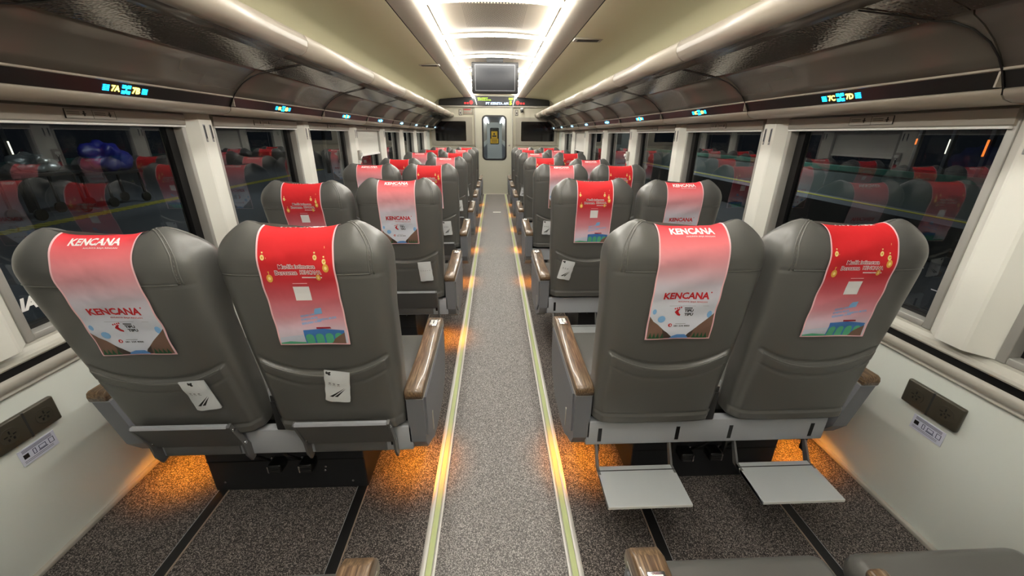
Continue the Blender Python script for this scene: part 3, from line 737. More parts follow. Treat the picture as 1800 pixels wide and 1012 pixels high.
rnd = random.Random(3)
for x, y, mt, lab, nm, sz in ((-9.0, 6.6, 'bluecloth', 'bundle under blue tarpaulin on a dark trolley outside the nearest left window', 'trolley_load', (.27, .5, .36)), (-9.1, 7.7, 'silver', 'silver wrapped bundle on a trolley outside the nearest left window', 'trolley_load', (.25, .36, .2))):
    x, y = (-9.0, 8.35) if mt == 'silver' else (-9.0, 9.9)
    t = empty(nm, (x, y, -.2), lab, 'luggage trolley', 'loaded trolleys on the platform')
    b = MB(); D_ = .86 if mt == 'silver' else .76
    b.box(-.3, .3, -.55, .55, D_-.07, D_, 'dark', .01)
    for u in (-.26, .26):
        for v in (-.45, .45): b.box(u-.02, u+.02, v-.02, v+.02, .1, D_-.06, 'dark'); b.cyl((u, v, .11), .11, .05, 'x', 'black')
    b.build('trolley', t)
    bm = bmesh.new(); bmesh.ops.create_icosphere(bm, subdivisions=4, radius=1)
    for v in bm.verts:
        d = v.co; q = 1+.16*sin(d.x*5+d.z*4)+.1*sin(d.y*9-d.z*6)+rnd.uniform(-.03, .03)
        d.z = max(d.z, -.75); v.co = Vector((d.x*sz[0]*q, d.y*sz[1]*q, .86-.1*(mt != 'silver')+sz[2]*.75+d.z*sz[2]*q if d.z > -.74 else .86-.1*(mt != 'silver')))
    b = MB(); b.bm(bm, mt, True); b.build('wrapped_load', t)
for i, (x, y) in enumerate(((-7.2, 2.5), (-7.2, 10.8), (-7.2, 18), (8.9, 2.0), (8.9, 13.4), (8.9, 20))):  # lamps and posts added so the platforms show through the windows
    t = empty('platform_fill_lamp', (x, y, -.2 if x < 0 else -.17), 'added platform fill lamp %s in the dark outside the %s windows' % (('nearest', 'second', 'third')[i % 3], 'left' if x < 0 else 'right'), 'lamp', 'added platform fill lamps')
    b = MB(); b.box(-.06, .06, -.06, .06, 0, 4.0, 'dark', .01); b.box(-.1, .1, -.6, .6, 4.0, 4.08, 'dark', .01); b.build('post', t)
    ld = bpy.data.lights.new('platform_fill', 'AREA'); ld.shape = 'RECTANGLE'; ld.size = .15; ld.size_y = 1.1; ld.energy = PLAT*(1 if x < 0 else 4.5); ld.color = (.9, .96, 1)
    lo = bpy.data.objects.new('platform_fill', ld); COL.objects.link(lo); lo.parent = t; lo.location = (0, 0, 3.98)
# ------------------------------------------------------------------ seat geometry
PV = (.03, .45)                      # recline pivot (y, z)
T_rear = [(.44, -.022), (.6, -.044), (.75, -.066), (.9, -.086), (1.0, -.098), (1.055, -.101)]
T_front = [(.44, .10), (.6, .092), (.8, .068), (1.0, .054), (1.055, .05)]
T_hw = [(.44, .218), (.6, .224), (.8, .231), (.93, .232), (1.03, .235), (1.06, .236)]
ZC, CAPH = 1.055, .100
NE = 3.6; NR = 4.6
def rowpar(t):
    """t in metres up the shell: body up to ZC, then the rounded cap (angle)"""
    if t <= ZC:
        return t, spl(T_rear, t), spl(T_front, t), spl(T_hw, t), 0.0
    a = min((t-ZC)/CAPH, 1)*pi/2
    r, f = T_rear[-1][1], T_front[-1][1]; yc = (r+f)/2; hd = (f-r)/2*cos(a)
    return ZC+CAPH*sin(a), yc-hd, yc+hd, T_hw[-1][1]-.092*(1-cos(a))**1.15, sin(a)
def zp(x): return .682+.064*min(1.3, (x/.2)**2)
def surf(t, x, rear=True, feat=True):
    z, r, f, hw, ca = rowpar(t)
    ne = NR if rear else NE; q = max(0.0, 1-min(1, abs(x/hw))**ne)**(1/ne); yc, hd = (r+f)/2, (f-r)/2
    y = yc-hd*q if rear else yc+hd*q
    wing = math.exp(-((abs(x)-.15)/.04)**2)
    z2 = z+(.017*wing-.005*math.exp(-(x/.11)**4))*ca
    if not rear:
        y += .055*math.exp(-((abs(x)-.205)/.05)**2)*sst(.88, 1.0, z)*(1-ca)*q**.5
        y -= .012*math.exp(-(x/.12)**2)*sst(.9, 1.0, z)
    elif feat and t <= ZC and q > .3:
        d = 0
        if abs(x) < .205:
            k = zp(x)
            d -= .011*sst(k+.002, k-.006, z) if z > k-.006 else .011
            d += .004*math.exp(-((z-k-.007)/.005)**2)
            d += .0035*math.exp(-((z-k+.045)/.004)**2)
            d *= sst(.205, .19, abs(x))
        d -= .005*sst(.478, .472, z); d += .004*math.exp(-((z-.478)/.004)**2)
        if abs(x) < .225: d += .0032*math.exp(-((z-1.03)/.0035)**2)
        d -= .004*math.exp(-(x/.15)**2)*sst(.9, 1.0, z)*-1
        y += d
    return Vector((x, y, z2))
def back_mesh():
    b = MB(); ts = []
    t = .44
    while t < ZC: ts.append(t); t += .0024 if .64 < t < .77 else .0052
    ts += [ZC+CAPH*i/14 for i in range(15)]
    n = 104; ang = [2*pi*i/n for i in range(n)]
    base = 0
    for t in ts:
        z, r, f, hw, ca = rowpar(t)
        for a in ang:
            c, s_ = cos(a), sin(a); x = hw*math.copysign(abs(c)**(2/(NR if s_ < 0 else NE)), c)
            p = surf(t, x, rear=s_ < 0)
            b.v.append((p.x, p.y-PV[0], p.z-PV[1]))
    for j in range(len(ts)-1):
        for i in range(n):
            i2 = (i+1) % n; b.face((j*n+i, j*n+i2, (j+1)*n+i2, (j+1)*n+i), 'leather', True)
    b.face(list(range(n))[::-1], 'leather')
    b.face([(len(ts)-1)*n+i for i in range(n)], 'leather')
    return b
def off(p): return (p.x, p.y-PV[0], p.z-PV[1])
def seamx(t, dx):
    hw = rowpar(t)[3]; return min(.190+dx, hw*.835+dx*.8)
def seam_mb(which):
    b = MB()
    for sx in ((which,) if which else ()):
        for dx, r in ((0, .0021), (.011, .0019)):
            pts = []
            t = 1.03
            while t < ZC+CAPH: pts.append(surf(t, sx*seamx(t, dx), True)); t += .012
            t = ZC+CAPH-.004
            while t > 1.06: pts.append(surf(t, sx*seamx(t, dx), False)); t -= .012
            b.tube([off(p+Vector((0, 0, 0))) for p in pts], r, 'piping', 6)
        pts = []; t = 1.034        # dotted stitching between the two pipings
        while t < ZC+CAPH*.95:
            p = surf(t, sx*seamx(t, .0055), True); q = surf(t+.0035, sx*seamx(t, .0055), True); b.tube([off(p+Vector((0, -.0006, 0))), off(q+Vector((0, -.0006, 0)))], .0007, 'stitch', 4); t += .0075
        pts = [off(surf(1.033, sx*x, True, False)+Vector((0, -.0002, 0))) for x in (.190, .16, .13, .10, .05, 0, -.05, -.10, -.14, -.17, -.19, -.205, -.215, -.222)]
        b.tube(pts, .0013, 'piping', 5)
    if which: return b
    pts = [off(surf(zp(x)-.004, x, True)+Vector((0, .0005, .0))) for x in [(-.19+.38*i/24) for i in range(25)]]
    b.tube(pts, .0028, 'piping', 6)
    return b

# headrest cover: path over the crest, v measured down the rear from the crest
def cover_path(x):
    pts = []; t = 1.03
    while t < ZC+CAPH-.0005: pts.append(('f', t)); t += .008
    pts.append(('c', ZC+CAPH)); t = ZC+CAPH-.006
    while t > .80: pts.append(('r', t)); t -= .008
    return pts
_cp = cover_path(0); _pos = [surf(t, 0, k == 'r', False) for k, t in _cp]
_nor = []
for i in range(len(_pos)):
    d = _pos[min(i+1, len(_pos)-1)]-_pos[max(i-1, 0)]; nn = Vector((0, d.z, -d.y)).normalized(); _nor.append(nn)
_s = [0]
for i in range(1, len(_pos)): _s.append(_s[-1]+(_pos[i]-_pos[i-1]).length)
_ci = [i for i, (k, t) in enumerate(_cp) if k == 'c'][0]; _s = [v-_s[_ci] for v in _s]
if _nor[-1].y > 0: _nor = [-v for v in _nor]
CL = _s[-1]
def cmap(x, v, o=0.0, seed=0):
    v = max(_s[0], min(CL, v)); i = 0
    lo, hi = 0, len(_s)-1
    while hi-lo > 1:
        m = (lo+hi)//2
        if _s[m] <= v: lo = m
        else: hi = m
    k = (v-_s[lo])/(_s[hi]-_s[lo]) if _s[hi] > _s[lo] else 0
    A = surf(_cp[lo][1], x, _cp[lo][0] == 'r', False); B = surf(_cp[hi][1], x, _cp[hi][0] == 'r', False)
    p = A.lerp(B, k); nn = _nor[lo].lerp(_nor[hi], k).normalized()
    w = .0035+.0015*sin(x*38+v*21+seed)*sin(v*30+seed*2)+.0012*sin(v*75+x*20+seed)*sst(.02, .1, v)
    w += .006*sst(.26, CL, v)
    p = p+nn*(max(w, .0014)+o)
    return (p.x, p.y-PV[0], p.z-PV[1])
HW = .104
def cover_mesh(kind):
    b = MB(); seed = 0 if kind == 'pink' else 1.7
    xs = [-HW, -HW+.0045]+[(-HW+.0045)+(2*HW-.009)*i/14 for i in range(1, 14)]+[HW-.0045, HW]
    vs = [_s[0]]; v = _s[0]
    while v < CL-.006: v += .009; vs.append(min(v, CL-.005))
    if vs[-1] < CL-.005: vs.append(CL-.005)
    vs.append(CL)
    uv = []
    cloth = 'clothpink' if kind == 'pink' else 'clothred'
    for v in vs:
        for x in xs: b.v.append(cmap(x, v, 0, seed)); uv.append((x/HW/2+.5, max(0, v/CL)))
    n = len(xs)
    for j in range(len(vs)-1):
        for i in range(n-1):
            edge = i == 0 or i == n-2 or j == len(vs)-2
            b.face((j*n+i, j*n+i+1, (j+1)*n+i+1, (j+1)*n+i), 'pinkedge' if edge else cloth, True)
    return b, uv, seed
def prints(b, kind, seed, uvs):
    L = CL; lay = [0]
    def art(g, cx, cy, mt, sub=0, rot=0, lv=1):
        """g in metres, y up; centre at (cx, cy) with cy = fraction down the rear"""
        vs, fs = g; bm = bmesh.new(); vv = [bm.verts.new((x*cos(rot)-y*sin(rot), x*sin(rot)+y*cos(rot), 0)) for x, y in vs]
        for f in fs:
            try: bm.faces.new([vv[i] for i in f])
            except ValueError: pass
        if sub: bmesh.ops.triangulate(bm, faces=bm.faces[:]); bmesh.ops.subdivide_edges(bm, edges=bm.edges[:], cuts=sub, use_grid_fill=True)
        n0 = len(b.v)
        b.bm(bm, mt, False, lambda c: cmap(max(-HW+.0046, min(HW-.0046, cx+c.x)), min(cy*L-c.y, CL-.0052), .0006+.00035*lv, seed))
        uvs.extend([(0, 0)]*(len(b.v)-n0))
    A = lambda pts: pg(*[(x*.1, -y*L) for x, y in pts])     # points in cover units: x -1..1, y fraction down
    if kind == 'pink':
        art(fit(text('KENCANA', 1, .035), w=.13, h=.024), 0, .085, 'white'); art(fit(text('AHLINYA BAJA RINGAN', 1, .01), w=.085, h=.005), .02, .135, 'white')
        art(fit(text('KENCANA', 1, .035), w=.138, h=.0235), 0, .60, 'inkr'); art(fit(text('AHLINYA BAJA RINGAN', 1, .01), w=.088, h=.0062), .022, .655, 'inkr')
        art(disc(0, 0, .0022, .0022), .073, .572, 'inkr')
        art(rect(-.045, .075, -.0004, .0004), 0, .69, 'inkg')
        # footprint mark
        art(pg((-.014, .0), (-.006, .010), (.002, .011), (-.003, .003), (.0, -.004), (.006, -.009), (.004, -.014), (-.004, -.011)), -.012, .745, 'inkr')
        for i in range(4): art(disc(0, 0, .0022, .0028, 8), -.026+.006*i, .715-.004*i, 'inkr')
        art(fit(text('TIPU', 1, .04), w=.027, h=.010), .017, .733, 'ink'); art(fit(text('TIPU', 1, .04), w=.027, h=.010), .019, .768, 'ink')
        art(rect(-.012, .012, -.0015, .0015), .014, .708, 'ink')
        art(disc(0, 0, .006, .006), -.032, .865, 'inkr'); art(rect(-.001, .003, -.003, .003), -.032, .865, 'white', lv=2)
        art(rect(-.016, .016, -.0008, .0008), .0, .853, 'inkg'); art(fit(text('081 234 4000', 1, .02), w=.05, h=.0055), .005, .872, 'ink')
        art(disc(0, 0, .012, .012), -.062, .81, 'bluet'); art(disc(0, 0, .008, .012), .085, .77, 'bluet'); art(disc(0, 0, .006, .009), -.088, .74, 'bluet')
        art(A([(-1, .78), (-.86, .83), (-.7, .86), (-.45, .92), (-.25, .985), (-.25, 1), (-1, 1)]), 0, 0, 'rock', 2)
        art(A([(-.55, .90), (-.38, .93), (-.2, .975), (-.35, 1), (-.45, 1)]), 0, 0, 'rockd', 1, lv=2)
        art(A([(1, .76), (.85, .80), (.6, .86), (.35, .93), (.22, .98), (.3, 1), (1, 1)]), 0, 0, 'rock', 2)
        art(A([(.45, .905), (.3, .94), (.2, .985), (.38, .985)]), 0, 0, 'rockd', 1, lv=2)
        for x0 in (-.9, -.78, -.66, -.52, .5, .62, .74, .86): art(A([(x0, .93), (x0+.07, 1), (x0-.07, 1)]), 0, 0, 'green', 1, lv=3)
        art(A([(-.3, 1), (-.2, .965), (-.05, .95), (.2, .95), (.3, .975), (.34, 1)]), 0, 0, 'blue', 1, lv=4)
        for i in range(3): art(rect(-.09, .09, -.0003, .0003), 0, .70+.07*i, 'inkg', lv=0) if False else None
    else:
        art(fit(text('KENCANA', 1, .035), w=.13, h=.024), 0, -.01, 'white', rot=pi)
        for x, y, r, mt in ((-.087, .27, .0055, 'golds'), (.052, .27, .0055, 'golds'), (.076, .30, .0055, 'golds'), (.079, .345, .0085, 'gold'), (-.078, .42, .0085, 'gold'), (.055, .415, .0065, 'gold')):
            art(disc(0, 0, r, r*1.35), x, y, mt); art(disc(0, 0, r*.45, r*.55), x, y, 'golds' if mt == 'gold' else 'gold', lv=2)
            art(rect(-.0005, .0005, 0, .05), x, y-.02, 'golds', lv=0) if mt == 'gold' else None
            art(rect(-.002, .002, 0, .004), x, y-.028*r/.0055, mt)
        for bd, mt, lv in ((.075, 'white', 1), (.0, 'inkdr', 2)):
            for (tx_, w_, cy, hh) in (('Mudik istimewa', .098, .335, .0125), ('Bersama', .058, .38, .0125)):
                g = text(tx_, 1, bd if bd else .012); k_ = fit(text(tx_, 1, .012), w=w_)
                v0 = text(tx_, 1, .012)[0]; wx = max(p[0] for p in v0)-min(p[0] for p in v0); sc = w_/wx
                cx = 0 if tx_[0] == 'M' else -.032
                art(([(x*sc, y*sc) for x, y in g[0]], g[1]), cx, cy, mt, lv=lv)
            v0 = text('KENCANA', 1, .012)[0]; wx = max(p[0] for p in v0)-min(p[0] for p in v0); sc = .058/wx; g = text('KENCANA', 1, bd if bd else .012)
            art(([(x*sc, y*sc*1.2) for x, y in g[0]], g[1]), .035, .378, mt, lv=lv)
        art(rect(.01, .065, -.0016, .0016), 0, .415, 'white')
        art(fit(text('AHLINYA BAJA RINGAN', 1, .0), w=.05, h=.0022), .037, .415, 'inkdr', lv=2)
        art(rect(-.02, .02, -.0008, .0008), .0, .462, 'pinkedge')
        art(rect(-.022, .022, -.022, .022), 0, .545, 'white', 1)       # plain white card
        # slanted pale blue lines of lettering and the viaduct
        for i, (x, y, w_) in enumerate(((-.004, .735, .04), (0, .765, .05), (.004, .795, .058), (.05, .765, .06))):
            art(fit(text('ISTIMEWA MUDIK' if i % 2 else 'BERSAMA KAMI', 1, .03), w=w_, h=.007), x, y, 'bluet', rot=.17)
        art(pg((-.012, -.012), (.012, -.008), (.012, .012), (-.006, .009), (-.01, .0)), .028, .70, 'bluet')
        art(A([(-.25, .86), (.3, .85), (.93, .87), (.93, 1), (-.25, 1)]), 0, 0, 'blue2', 3)
        art(A([(.15, .835), (.55, .835), (.58, .85), (.15, .85)]), 0, 0, 'inkdr', 1, lv=2)
        for x0 in (-.22, .06, .34, .62):
            art(pg(*([(-.0115, -.022), (.0115, -.022)]+[(.0115*cos(a_*pi/8), .008+.0115*sin(a_*pi/8)) for a_ in range(9)])), x0*.1+.012, .945, 'teal', 1, lv=2)
        art(A([(.5, 1), (.6, .95), (.75, .92), (.93, .89), (.93, 1)]), 0, 0, 'rock', 1, lv=4)
        art(A([(-1, .93), (-.6, .91), (-.25, .9), (-.25, 1), (-1, 1)]), 0, 0, 'sticker', 2)
        art(A([(-1, .975), (-.7, .96), (-.25, .97), (-.25, 1), (-1, 1)]), 0, 0, 'teal', 1, lv=2)

def cover_proto(kind):
    b, uv, seed = cover_mesh(kind); prints(b, kind, seed, uv)
    return b, uv
COVER = {}
for kd in ('pink', 'red'):
    b, uv = cover_proto(kd); COVER[kd] = (b, uv)

BACK = back_mesh(); SEAM = {-1: seam_mb(1), 1: seam_mb(-1)}; POCKET = seam_mb(0)
def rounded(mb, x0, x1, y0, y1, z0, z1, mt, r=.03, seg=4, fn=None): mb.box(x0, x1, y0, y1, z0, z1, mt, r, seg, fn)
XC = .79
SXS = {-1: (.556, 1.048), 1: (.555, 1.058)}
def make_double(s, folded, lab):
    SX = SXS[s]
    root = empty('double_seat', (s*XC, 0, 0), lab, 'train seat', 'grey leather double seats')
    def pb(mb, name, par=root): mb.v = [(s*(x-XC), y, z) for x, y, z in mb.v]; return mb.build(name, par)
    for cx in SX:
        bk = BACK.build('backrest', root); bk.location = (s*(cx-XC), PV[0], PV[1])
        SEAM[s].build('piping', bk)
        POCKET.build('pocket_edge', bk)
    for cx in SX:
        b = MB()
        rounded(b, cx-.225, cx+.225, .08, .635, .375, .462, 'leather', .035, 5, lambda c: (c.x, c.y, c.z+.008*sin((c.y-.08)/.55*pi)*(1 if c.z > .42 else 0)-.03*sst(.25, .0, c.y)*0))
        b.tube([(cx-.195, .12, .457), (cx-.195, .60, .457)], .0018, 'piping', 5); b.tube([(cx+.195, .12, .457), (cx+.195, .60, .457)], .0018, 'piping', 5)
        pb(b, 'seat_cushion')
    # under frame
    b = MB(); b.box(.34, 1.24, .10, .58, .315, .376, 'plastic_d', .008); pb(b, 'seat_frame')
    b = MB(); b.box(.56, 1.19, .12, .50, .0, .316, 'ped', .006)
    b.box(.56, 1.19, .118, .121, .155, .158, 'black')
    for x, z in ((.62, .25), (1.13, .25), (.62, .04), (1.14, .05), (.72, .12), (.725, .10), (.90, .12), (.905, .10), (.80, .13)): b.cyl((x, .1185, z), .0045, .004, 'y', 'chrome', 10)
    pb(b, 'pedestal')
    b = MB(); b.box(.322, 1.245, .0, .035, .308, .416, 'beam', .004)
    if not folded:
        for x in (.372, .668, .872, 1.19): b.box(x-.007, x+.007, -.0015, .004, .325, .385, 'black'); b.box(x-.004, x+.004, .002, .02, .25, .33, 'black')
    else:
        for x in (.395, .70): b.box(x-.006, x+.006, -.0015, .004, .335, .385, 'black')
    pb(b, 'rear_beam')
    b = MB(); b.box(.36, 1.2, .035, .12, .35, .376, 'plastic_d'); pb(b, 'bracket')
    for i, (x0, x1) in enumerate(((.385, .675), (.908, 1.2)) if folded else ((.362, .652), (.90, 1.19))):
        f = empty('footrest', (0, 0, 0)); f.parent = root
        def fb(mb, name): return pb(mb, name, f)
        if not folded:
            b = MB(); b.prism([(-.205, .222), (-.205, .232), (-.055, .236), (-.035, .236), (-.035, .224), (-.19, .218)], x0, x1, 'x', 'alu')
            for o_ in (0, .006): b.box(x0, x1, -.2065, -.205, .222+o_, .225+o_, 'hem')
            b.box(x0, x1, -.058, -.055, .2355, .2375, 'plastic_d'); fb(b, 'plate')
            for x in (x0+.004, x1-.004):
                b = MB(); b.prism([(-.20, .214), (-.20, .226), (-.04, .238), (.01, .315), (.025, .315), (-.02, .222)], x-.004, x+.004, 'x', 'tray')
                b.cyl((x, -.06, .228), .007, .012, 'x', 'chrome', 10); fb(b, 'arm')
        else:
            y0, z0, y1, z1 = -.015, .362, -.075, .492
            b = MB(); nx, nz = .9, .42
            b.prism([(y0, z0), (y1, z1), (y1+.004, z1+.005), (y1+.012, z1+.003), (y0+.012, z0+.002)], x0, x1+.012, 'x', 'tray')
            b.prism([(y1-.002, z1-.003), (y1, z1+.006), (y1+.012, z1+.006), (y1+.012, z1-.003)], x0-.001, x1+.013, 'x', 'beam')
            b.box(x0+.03, x1, -.008, .0, .315, .365, 'tray', .003)
            fb(b, 'plate')
            for x in (x0-.006, x1+.016):
                b = MB(); b.prism([(-.074, .490), (-.060, .498), (-.015, .400), (.012, .33), (.008, .295), (-.012, .292), (-.030, .33), (-.035, .385)], x-.004, x+.004, 'x', 'tray')
                for yy, zz in ((-.058, .47), (-.024, .385)): b.cyl((x, yy, zz), .006, .013, 'x', 'chrome', 10)
                fb(b, 'arm')
        # pedal for the footrest
        px = .775 if i == 0 else .895
        b = MB(); b.box(px-.03, px+.022, .062, .118, .145, .185, 'black', .006)
        for r_ in range(4): b.box(px-.026, px+.012, .0585, .064, .149+.009*r_, .154+.009*r_, 'plastic_d')
        b.box(px+.016, px+.021, .060, .07, .150, .182, 'chrome'); b.tube([(px+.03, .10, .18), (px+.045, .05, .25), (px+.055, .02, .31)], .006, 'plastic_d', 8)
        for zz in (.15, .175): b.cyl((px+.03, .117, zz), .004, .006, 'y', 'chrome', 8)
        fb(b, 'pedal')
    # armrests at the aisle and at the wall
    for nm, x0, x1 in (('armrest', .27, .333), ('armrest', 1.362, 1.425)):
        a = empty('armrest'); a.parent = root
        aisle = nm == 'armrest' and x0 < .5
        def shp(mb):
            if not aisle: mb.v = [(x-max(0, .53-z)*.30, y+.035, z-.008) for x, y, z in mb.v]
            return mb
        b = MB()
        prof = [(.0, .535), (.0, .345), (.03, .295), (.10, .262), (.16, .225), (.24, .212), (.42, .218), (.50, .25), (.555, .33), (.578, .42), (.584, .52), (.584, .535)]
        xo, xi = (x0+.002, x1-.002)
        b.prism(prof, xo, xi, 'x', 'plastic')
        b.prism([(.03, .52), (.02, .36), (.10, .29), (.22, .238), (.40, .24), (.50, .29), (.55, .38), (.562, .52)], (xo-.006 if aisle else xi), (xo if aisle else xi+.006), 'x', 'plastic')
        b.box(x0, x1, -.002, .58, .531, .537, 'beam', .002)
        pb(shp(b), 'side_panel', a)
        if aisle:
            b = MB(); b.box(xo-.0085, xo-.005, .115, .128, .30, .385, 'trimg', .001); pb(b, 'ivory_tab', a)
        b = MB()
        cap = []
        top = [(-.006, .538), (-.008, .556), (-.004, .569), (.006, .5745), (.10, .573), (.22, .570), (.32, .573), (.42, .582), (.50, .588), (.55, .586), (.578, .572), (.592, .548), (.594, .525), (.586, .515), (.57, .515), (.56, .538)]
        b2 = bmesh.new(); vs0 = [b2.verts.new((x0-.002, y, z)) for y, z in top]; vs1 = [b2.verts.new((x1+.002, y, z)) for y, z in top]
        n = len(top)
        for i in range(n): b2.faces.new((vs0[i], vs0[(i+1) % n], vs1[(i+1) % n], vs1[i]))
        b2.faces.new(vs0[::-1]); b2.faces.new(vs1); bmesh.ops.recalc_face_normals(b2, faces=b2.faces[:])
        eds = [e for e in b2.edges if abs(e.verts[0].co.x-e.verts[1].co.x) < 1e-6]
        bmesh.ops.bevel(b2, geom=eds, offset=.006, segments=3, profile=.5, affect='EDGES')
        b.bm(b2, 'wood', True); b.box(x0-.0028, x0-.0015, .0, .57, .5385, .541, 'trimg'); pb(shp(b), 'wooden_cap', a)
        if aisle:
            b = MB(); b.box(x0+.012, x1-.014, .455, .515, .583, .5935, 'chrome', .002, 2); b.box(x0+.018, x1-.02, .463, .507, .593, .5955, 'hem', .001); b.box(x0+.026, x0+.030, .47, .50, .5945, .5965, 'plastic_d'); pb(b, 'release_plate', a)
    # centre arm and hinge between the two seats
    b = MB(); b.box(.752, .788, .10, .52, .40, .545, 'plastic_d', .008); b.box(.75, .79, .08, .52, .545, .57, 'wood', .008); pb(b, 'centre_armrest')
    b = MB(); b.box(.755, .79, -.01, .05, .42, .56, 'plastic_d', .006); b.box(.758, .784, -.018, .0, .545, .60, 'beam', .006, 3); b.box(.764, .778, -.021, -.016, .55, .575, 'plastic_d', .002); pb(b, 'hinge_bracket')
    # small amber lamps over the floor
    for x in ((.372, 1.385) if s < 0 or lab is None or True else ()):
        b = MB(); b.box(x-.03, x+.03, .235, .275, .204, .216, 'black', .003); b.cyl((x, .255, .202), .012, .006, 'z', 'oled', 14)
        lm = pb(b, 'floor_lamp'); lm['lampx'] = x
        ld = bpy.data.lights.new('amber_light', 'SPOT'); ld.color = (1, .31, .012); ld.energy = ORANGE; ld.spot_size = radians(118); ld.spot_blend = .75; ld.shadow_soft_size = .012
        lo = bpy.data.objects.new('amber_light', ld); COL.objects.link(lo); lo.parent = lm; lo.location = (s*(x-XC), .255, .195)
    return root

rowname = ['nearest full row', 'second row', 'third row', 'fourth row', 'fifth row', 'sixth row', 'farthest row']
protoL = make_double(-1, True, 'x'); protoR = make_double(1, False, 'x')
def recline(root, idx, ang):
    bs = [c for c in root.children if c.name.startswith('backrest')]
    bs = sorted(bs, key=lambda c: abs(root.location.x+c.location.x)); bs[idx].rotation_euler.x = radians(ang)
REC = {(-1, 0, 1): 4.5, (-1, 3, 1): 8, (1, 3, 1): 8, (-1, 1, 1): 5, (1, 1, 1): 3, (-1, 5, 1): 2}
def yrow(k): return 1.15+P*k
covproto = {}
for kd in ('pink', 'red'):
    b, uv = COVER[kd]
    me = b.build('headrest_cover', None, recalc=False, fixuv=uv)
    covproto[kd] = me
used = {'pink': False, 'red': False}
seatname = {(-1, 1): 'left window seat', (-1, 0): 'left aisle seat', (1, 0): 'right aisle seat', (1, 1): 'right window seat'}
for k in range(-1, NROW):
    for s in (-1, 1):
        pr = protoL if s < 0 else protoR
        root = pr if k == 0 else clone(pr)
        root.location = (s*XC, yrow(k)+(.02 if k < 0 else 0), 0)
        side = 'left' if s < 0 else 'right'
        if k >= 0: root['label'] = 'grey leather double seat %s of the aisle in the %s' % (side, rowname[k])
        else: root['label'] = 'double seat %s of the aisle at the bottom edge, armrest end %s showing' % (side, 'and cushion fronts' if s > 0 else '')
        for j in (0, 1):
            ang = REC.get((s, k, j), 0)
            if k == -1: ang = 0
            recline(root, j, ang)
            if k < 0: continue
            colm = {(-1, 1): 0, (-1, 0): 1, (1, 0): 2, (1, 1): 3}[(s, j)]
            kd = 'pink' if (k+colm) % 2 == 0 else 'red'
            src = covproto[kd]
            c = src if not used[kd] else src.copy()
            if used[kd]: COL.objects.link(c)
            used[kd] = True
            c.location = (s*(SXS[s][j]+.002), yrow(k)+PV[0], PV[1]); c.rotation_euler = (radians(ang), 0, 0)
            what = 'pale pink headrest cover printed KENCANA with a river landscape' if kd == 'pink' else 'red headrest cover printed Mudik istimewa with gold lanterns'
            tag(c, '%s on the %s, %s' % (what, seatname[(s, j)], rowname[k]), 'headrest cover', 'printed headrest covers')
            if len(c['label'].split()) > 16: c['label'] = '%s headrest cover on the %s, %s' % ('pink KENCANA' if kd == 'pink' else 'red lantern', seatname[(s, j)], rowname[k])

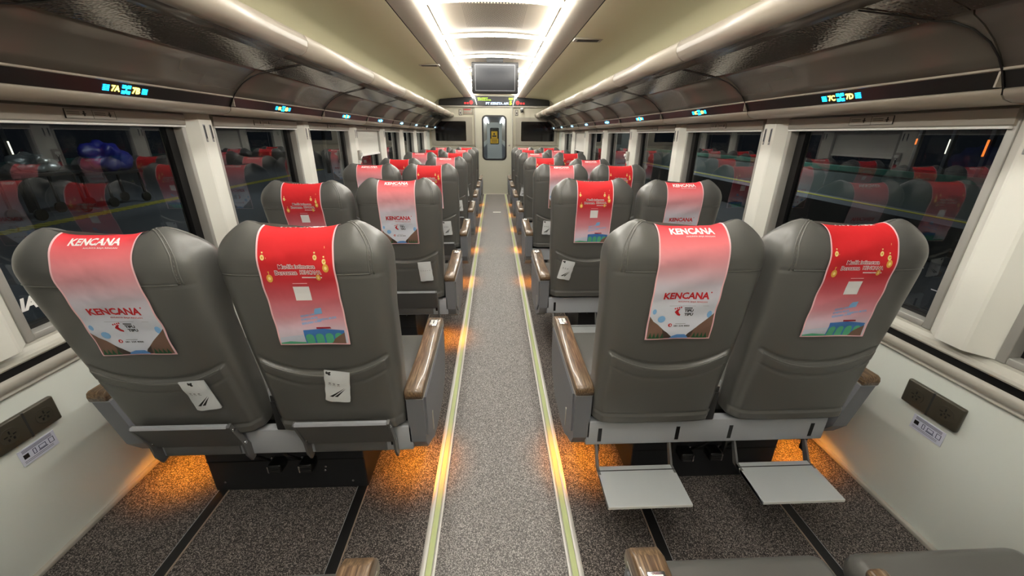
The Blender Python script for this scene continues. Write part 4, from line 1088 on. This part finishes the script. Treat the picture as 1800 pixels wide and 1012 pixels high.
# paper bags tucked into the seat pockets
def bag_mesh(kind):
    b = MB(); w, h = .039, .125
    def m(x, y, o=0):      # x right, y down from the top edge
        return (x, -.0035-.003*sin(x*60+y*20)*.5-.0012*sin(y*70)-.004*(1-(x/w)**2)*sst(0, .05, y)-o, -y)
    b.grid(lambda u, v: m(-w+2*w*u+.001*sin(v*17), h*v+.0015*sin(u*9)), 10, 14, 'paper')
    b.grid(lambda u, v: (-w+2*w*u+.001*sin(v*17), .0005, -h*v), 1, 1, 'paper')
    n = 11
    b.face((0, n-1, 11*15+1, 11*15), 'paper') if False else None
    f = lambda x, y: m(x, y, .0006)
    def tap(x0, y0, x1, y1, w0):
        for i in range(10):
            k, l = i/10, (i+1)/10; pt = lambda q, w_: f(x0+(x1-x0)*q+w_*(1-q), y0+(y1-y0)*q+.001)
            b.poly([pt(k, 0), pt(k, w0), pt(l, w0), pt(l, 0)], 'ink')
    if kind != 'blank':
        tap(-.024, .102, .024, .062, .011); tap(-.008, .100, .026, .066, .010)
        b.geo(fit(text('ag', 1, .05), w=.016), lambda x, y: f(x-.026 if kind == 'ag' else x-.005, .010-y), 'ink')
        for i in range(3): b.geo(disc(-.022+.014*i, .048, .004, .003, 8), f, 'inkg'); b.geo(rect(-.027+.014*i, -.017+.014*i, .054, .0555), f, 'inkg')
    else:
        for i in range(5): b.geo(disc(-.026+.013*i, .055, .003, .002, 8), f, 'inkg')
    return b
bags = [(-1, 0, 1, .100, 'ag2', 4, .70, 0), (-1, 0, 0, .043, 'ag', -9, .705, 0), (-1, 1, 0, .118, 'blank', 4, .69, 0), (-1, 2, 0, .118, 'ag', 4, .69, 0), (-1, 3, 0, .126, 'ag', 4, .69, 0), (-1, 4, 0, .122, 'ag', 6, .69, 0),
        (1, 1, 0, -.122, 'ag', -12, .69, 0), (1, 2, 0, -.10, 'ag', -4, .69, 0), (1, 4, 0, -.139, 'ag', -12, .69, 0)]
bp = {}
for kd in ('ag', 'ag2', 'blank'): bp[kd] = bag_mesh(kd).build('paper_bag', recalc=False)
ub = set()
for s, k, j, dx, kd, rot, z, _ in bags:
    c = bp[kd] if kd not in ub else bp[kd].copy()
    if kd in ub: COL.objects.link(c)
    ub.add(kd)
    x = s*SXS[s][j]+dx; zz = z
    ang = radians(REC.get((s, k, j), 0)); q0 = spl(T_rear, zz)-.0185-PV[0]; q1 = zz-PV[1]
    c.location = (x, yrow(k)+PV[0]+q0*cos(ang)-q1*sin(ang), PV[1]+q0*sin(ang)+q1*cos(ang)); c.rotation_euler = (radians(8)+ang, radians(-rot), 0)
    tag(c, 'white paper bag tucked in the back pocket of the %s, %s' % (seatname[(s, j)], rowname[k]), 'paper bag', 'paper bags in the seat pockets')
# the right hand second row has no lit lamp at the aisle
for o in list(bpy.data.objects):
    if o.name.startswith('amber_light') and o.type == 'LIGHT':
        r = o.parent.parent
        if r and abs(r.location.y-yrow(1)) < .01 and r.location.x > 0 and o.location.x < 0: bpy.data.objects.remove(o)
bpy.context.view_layer.update()
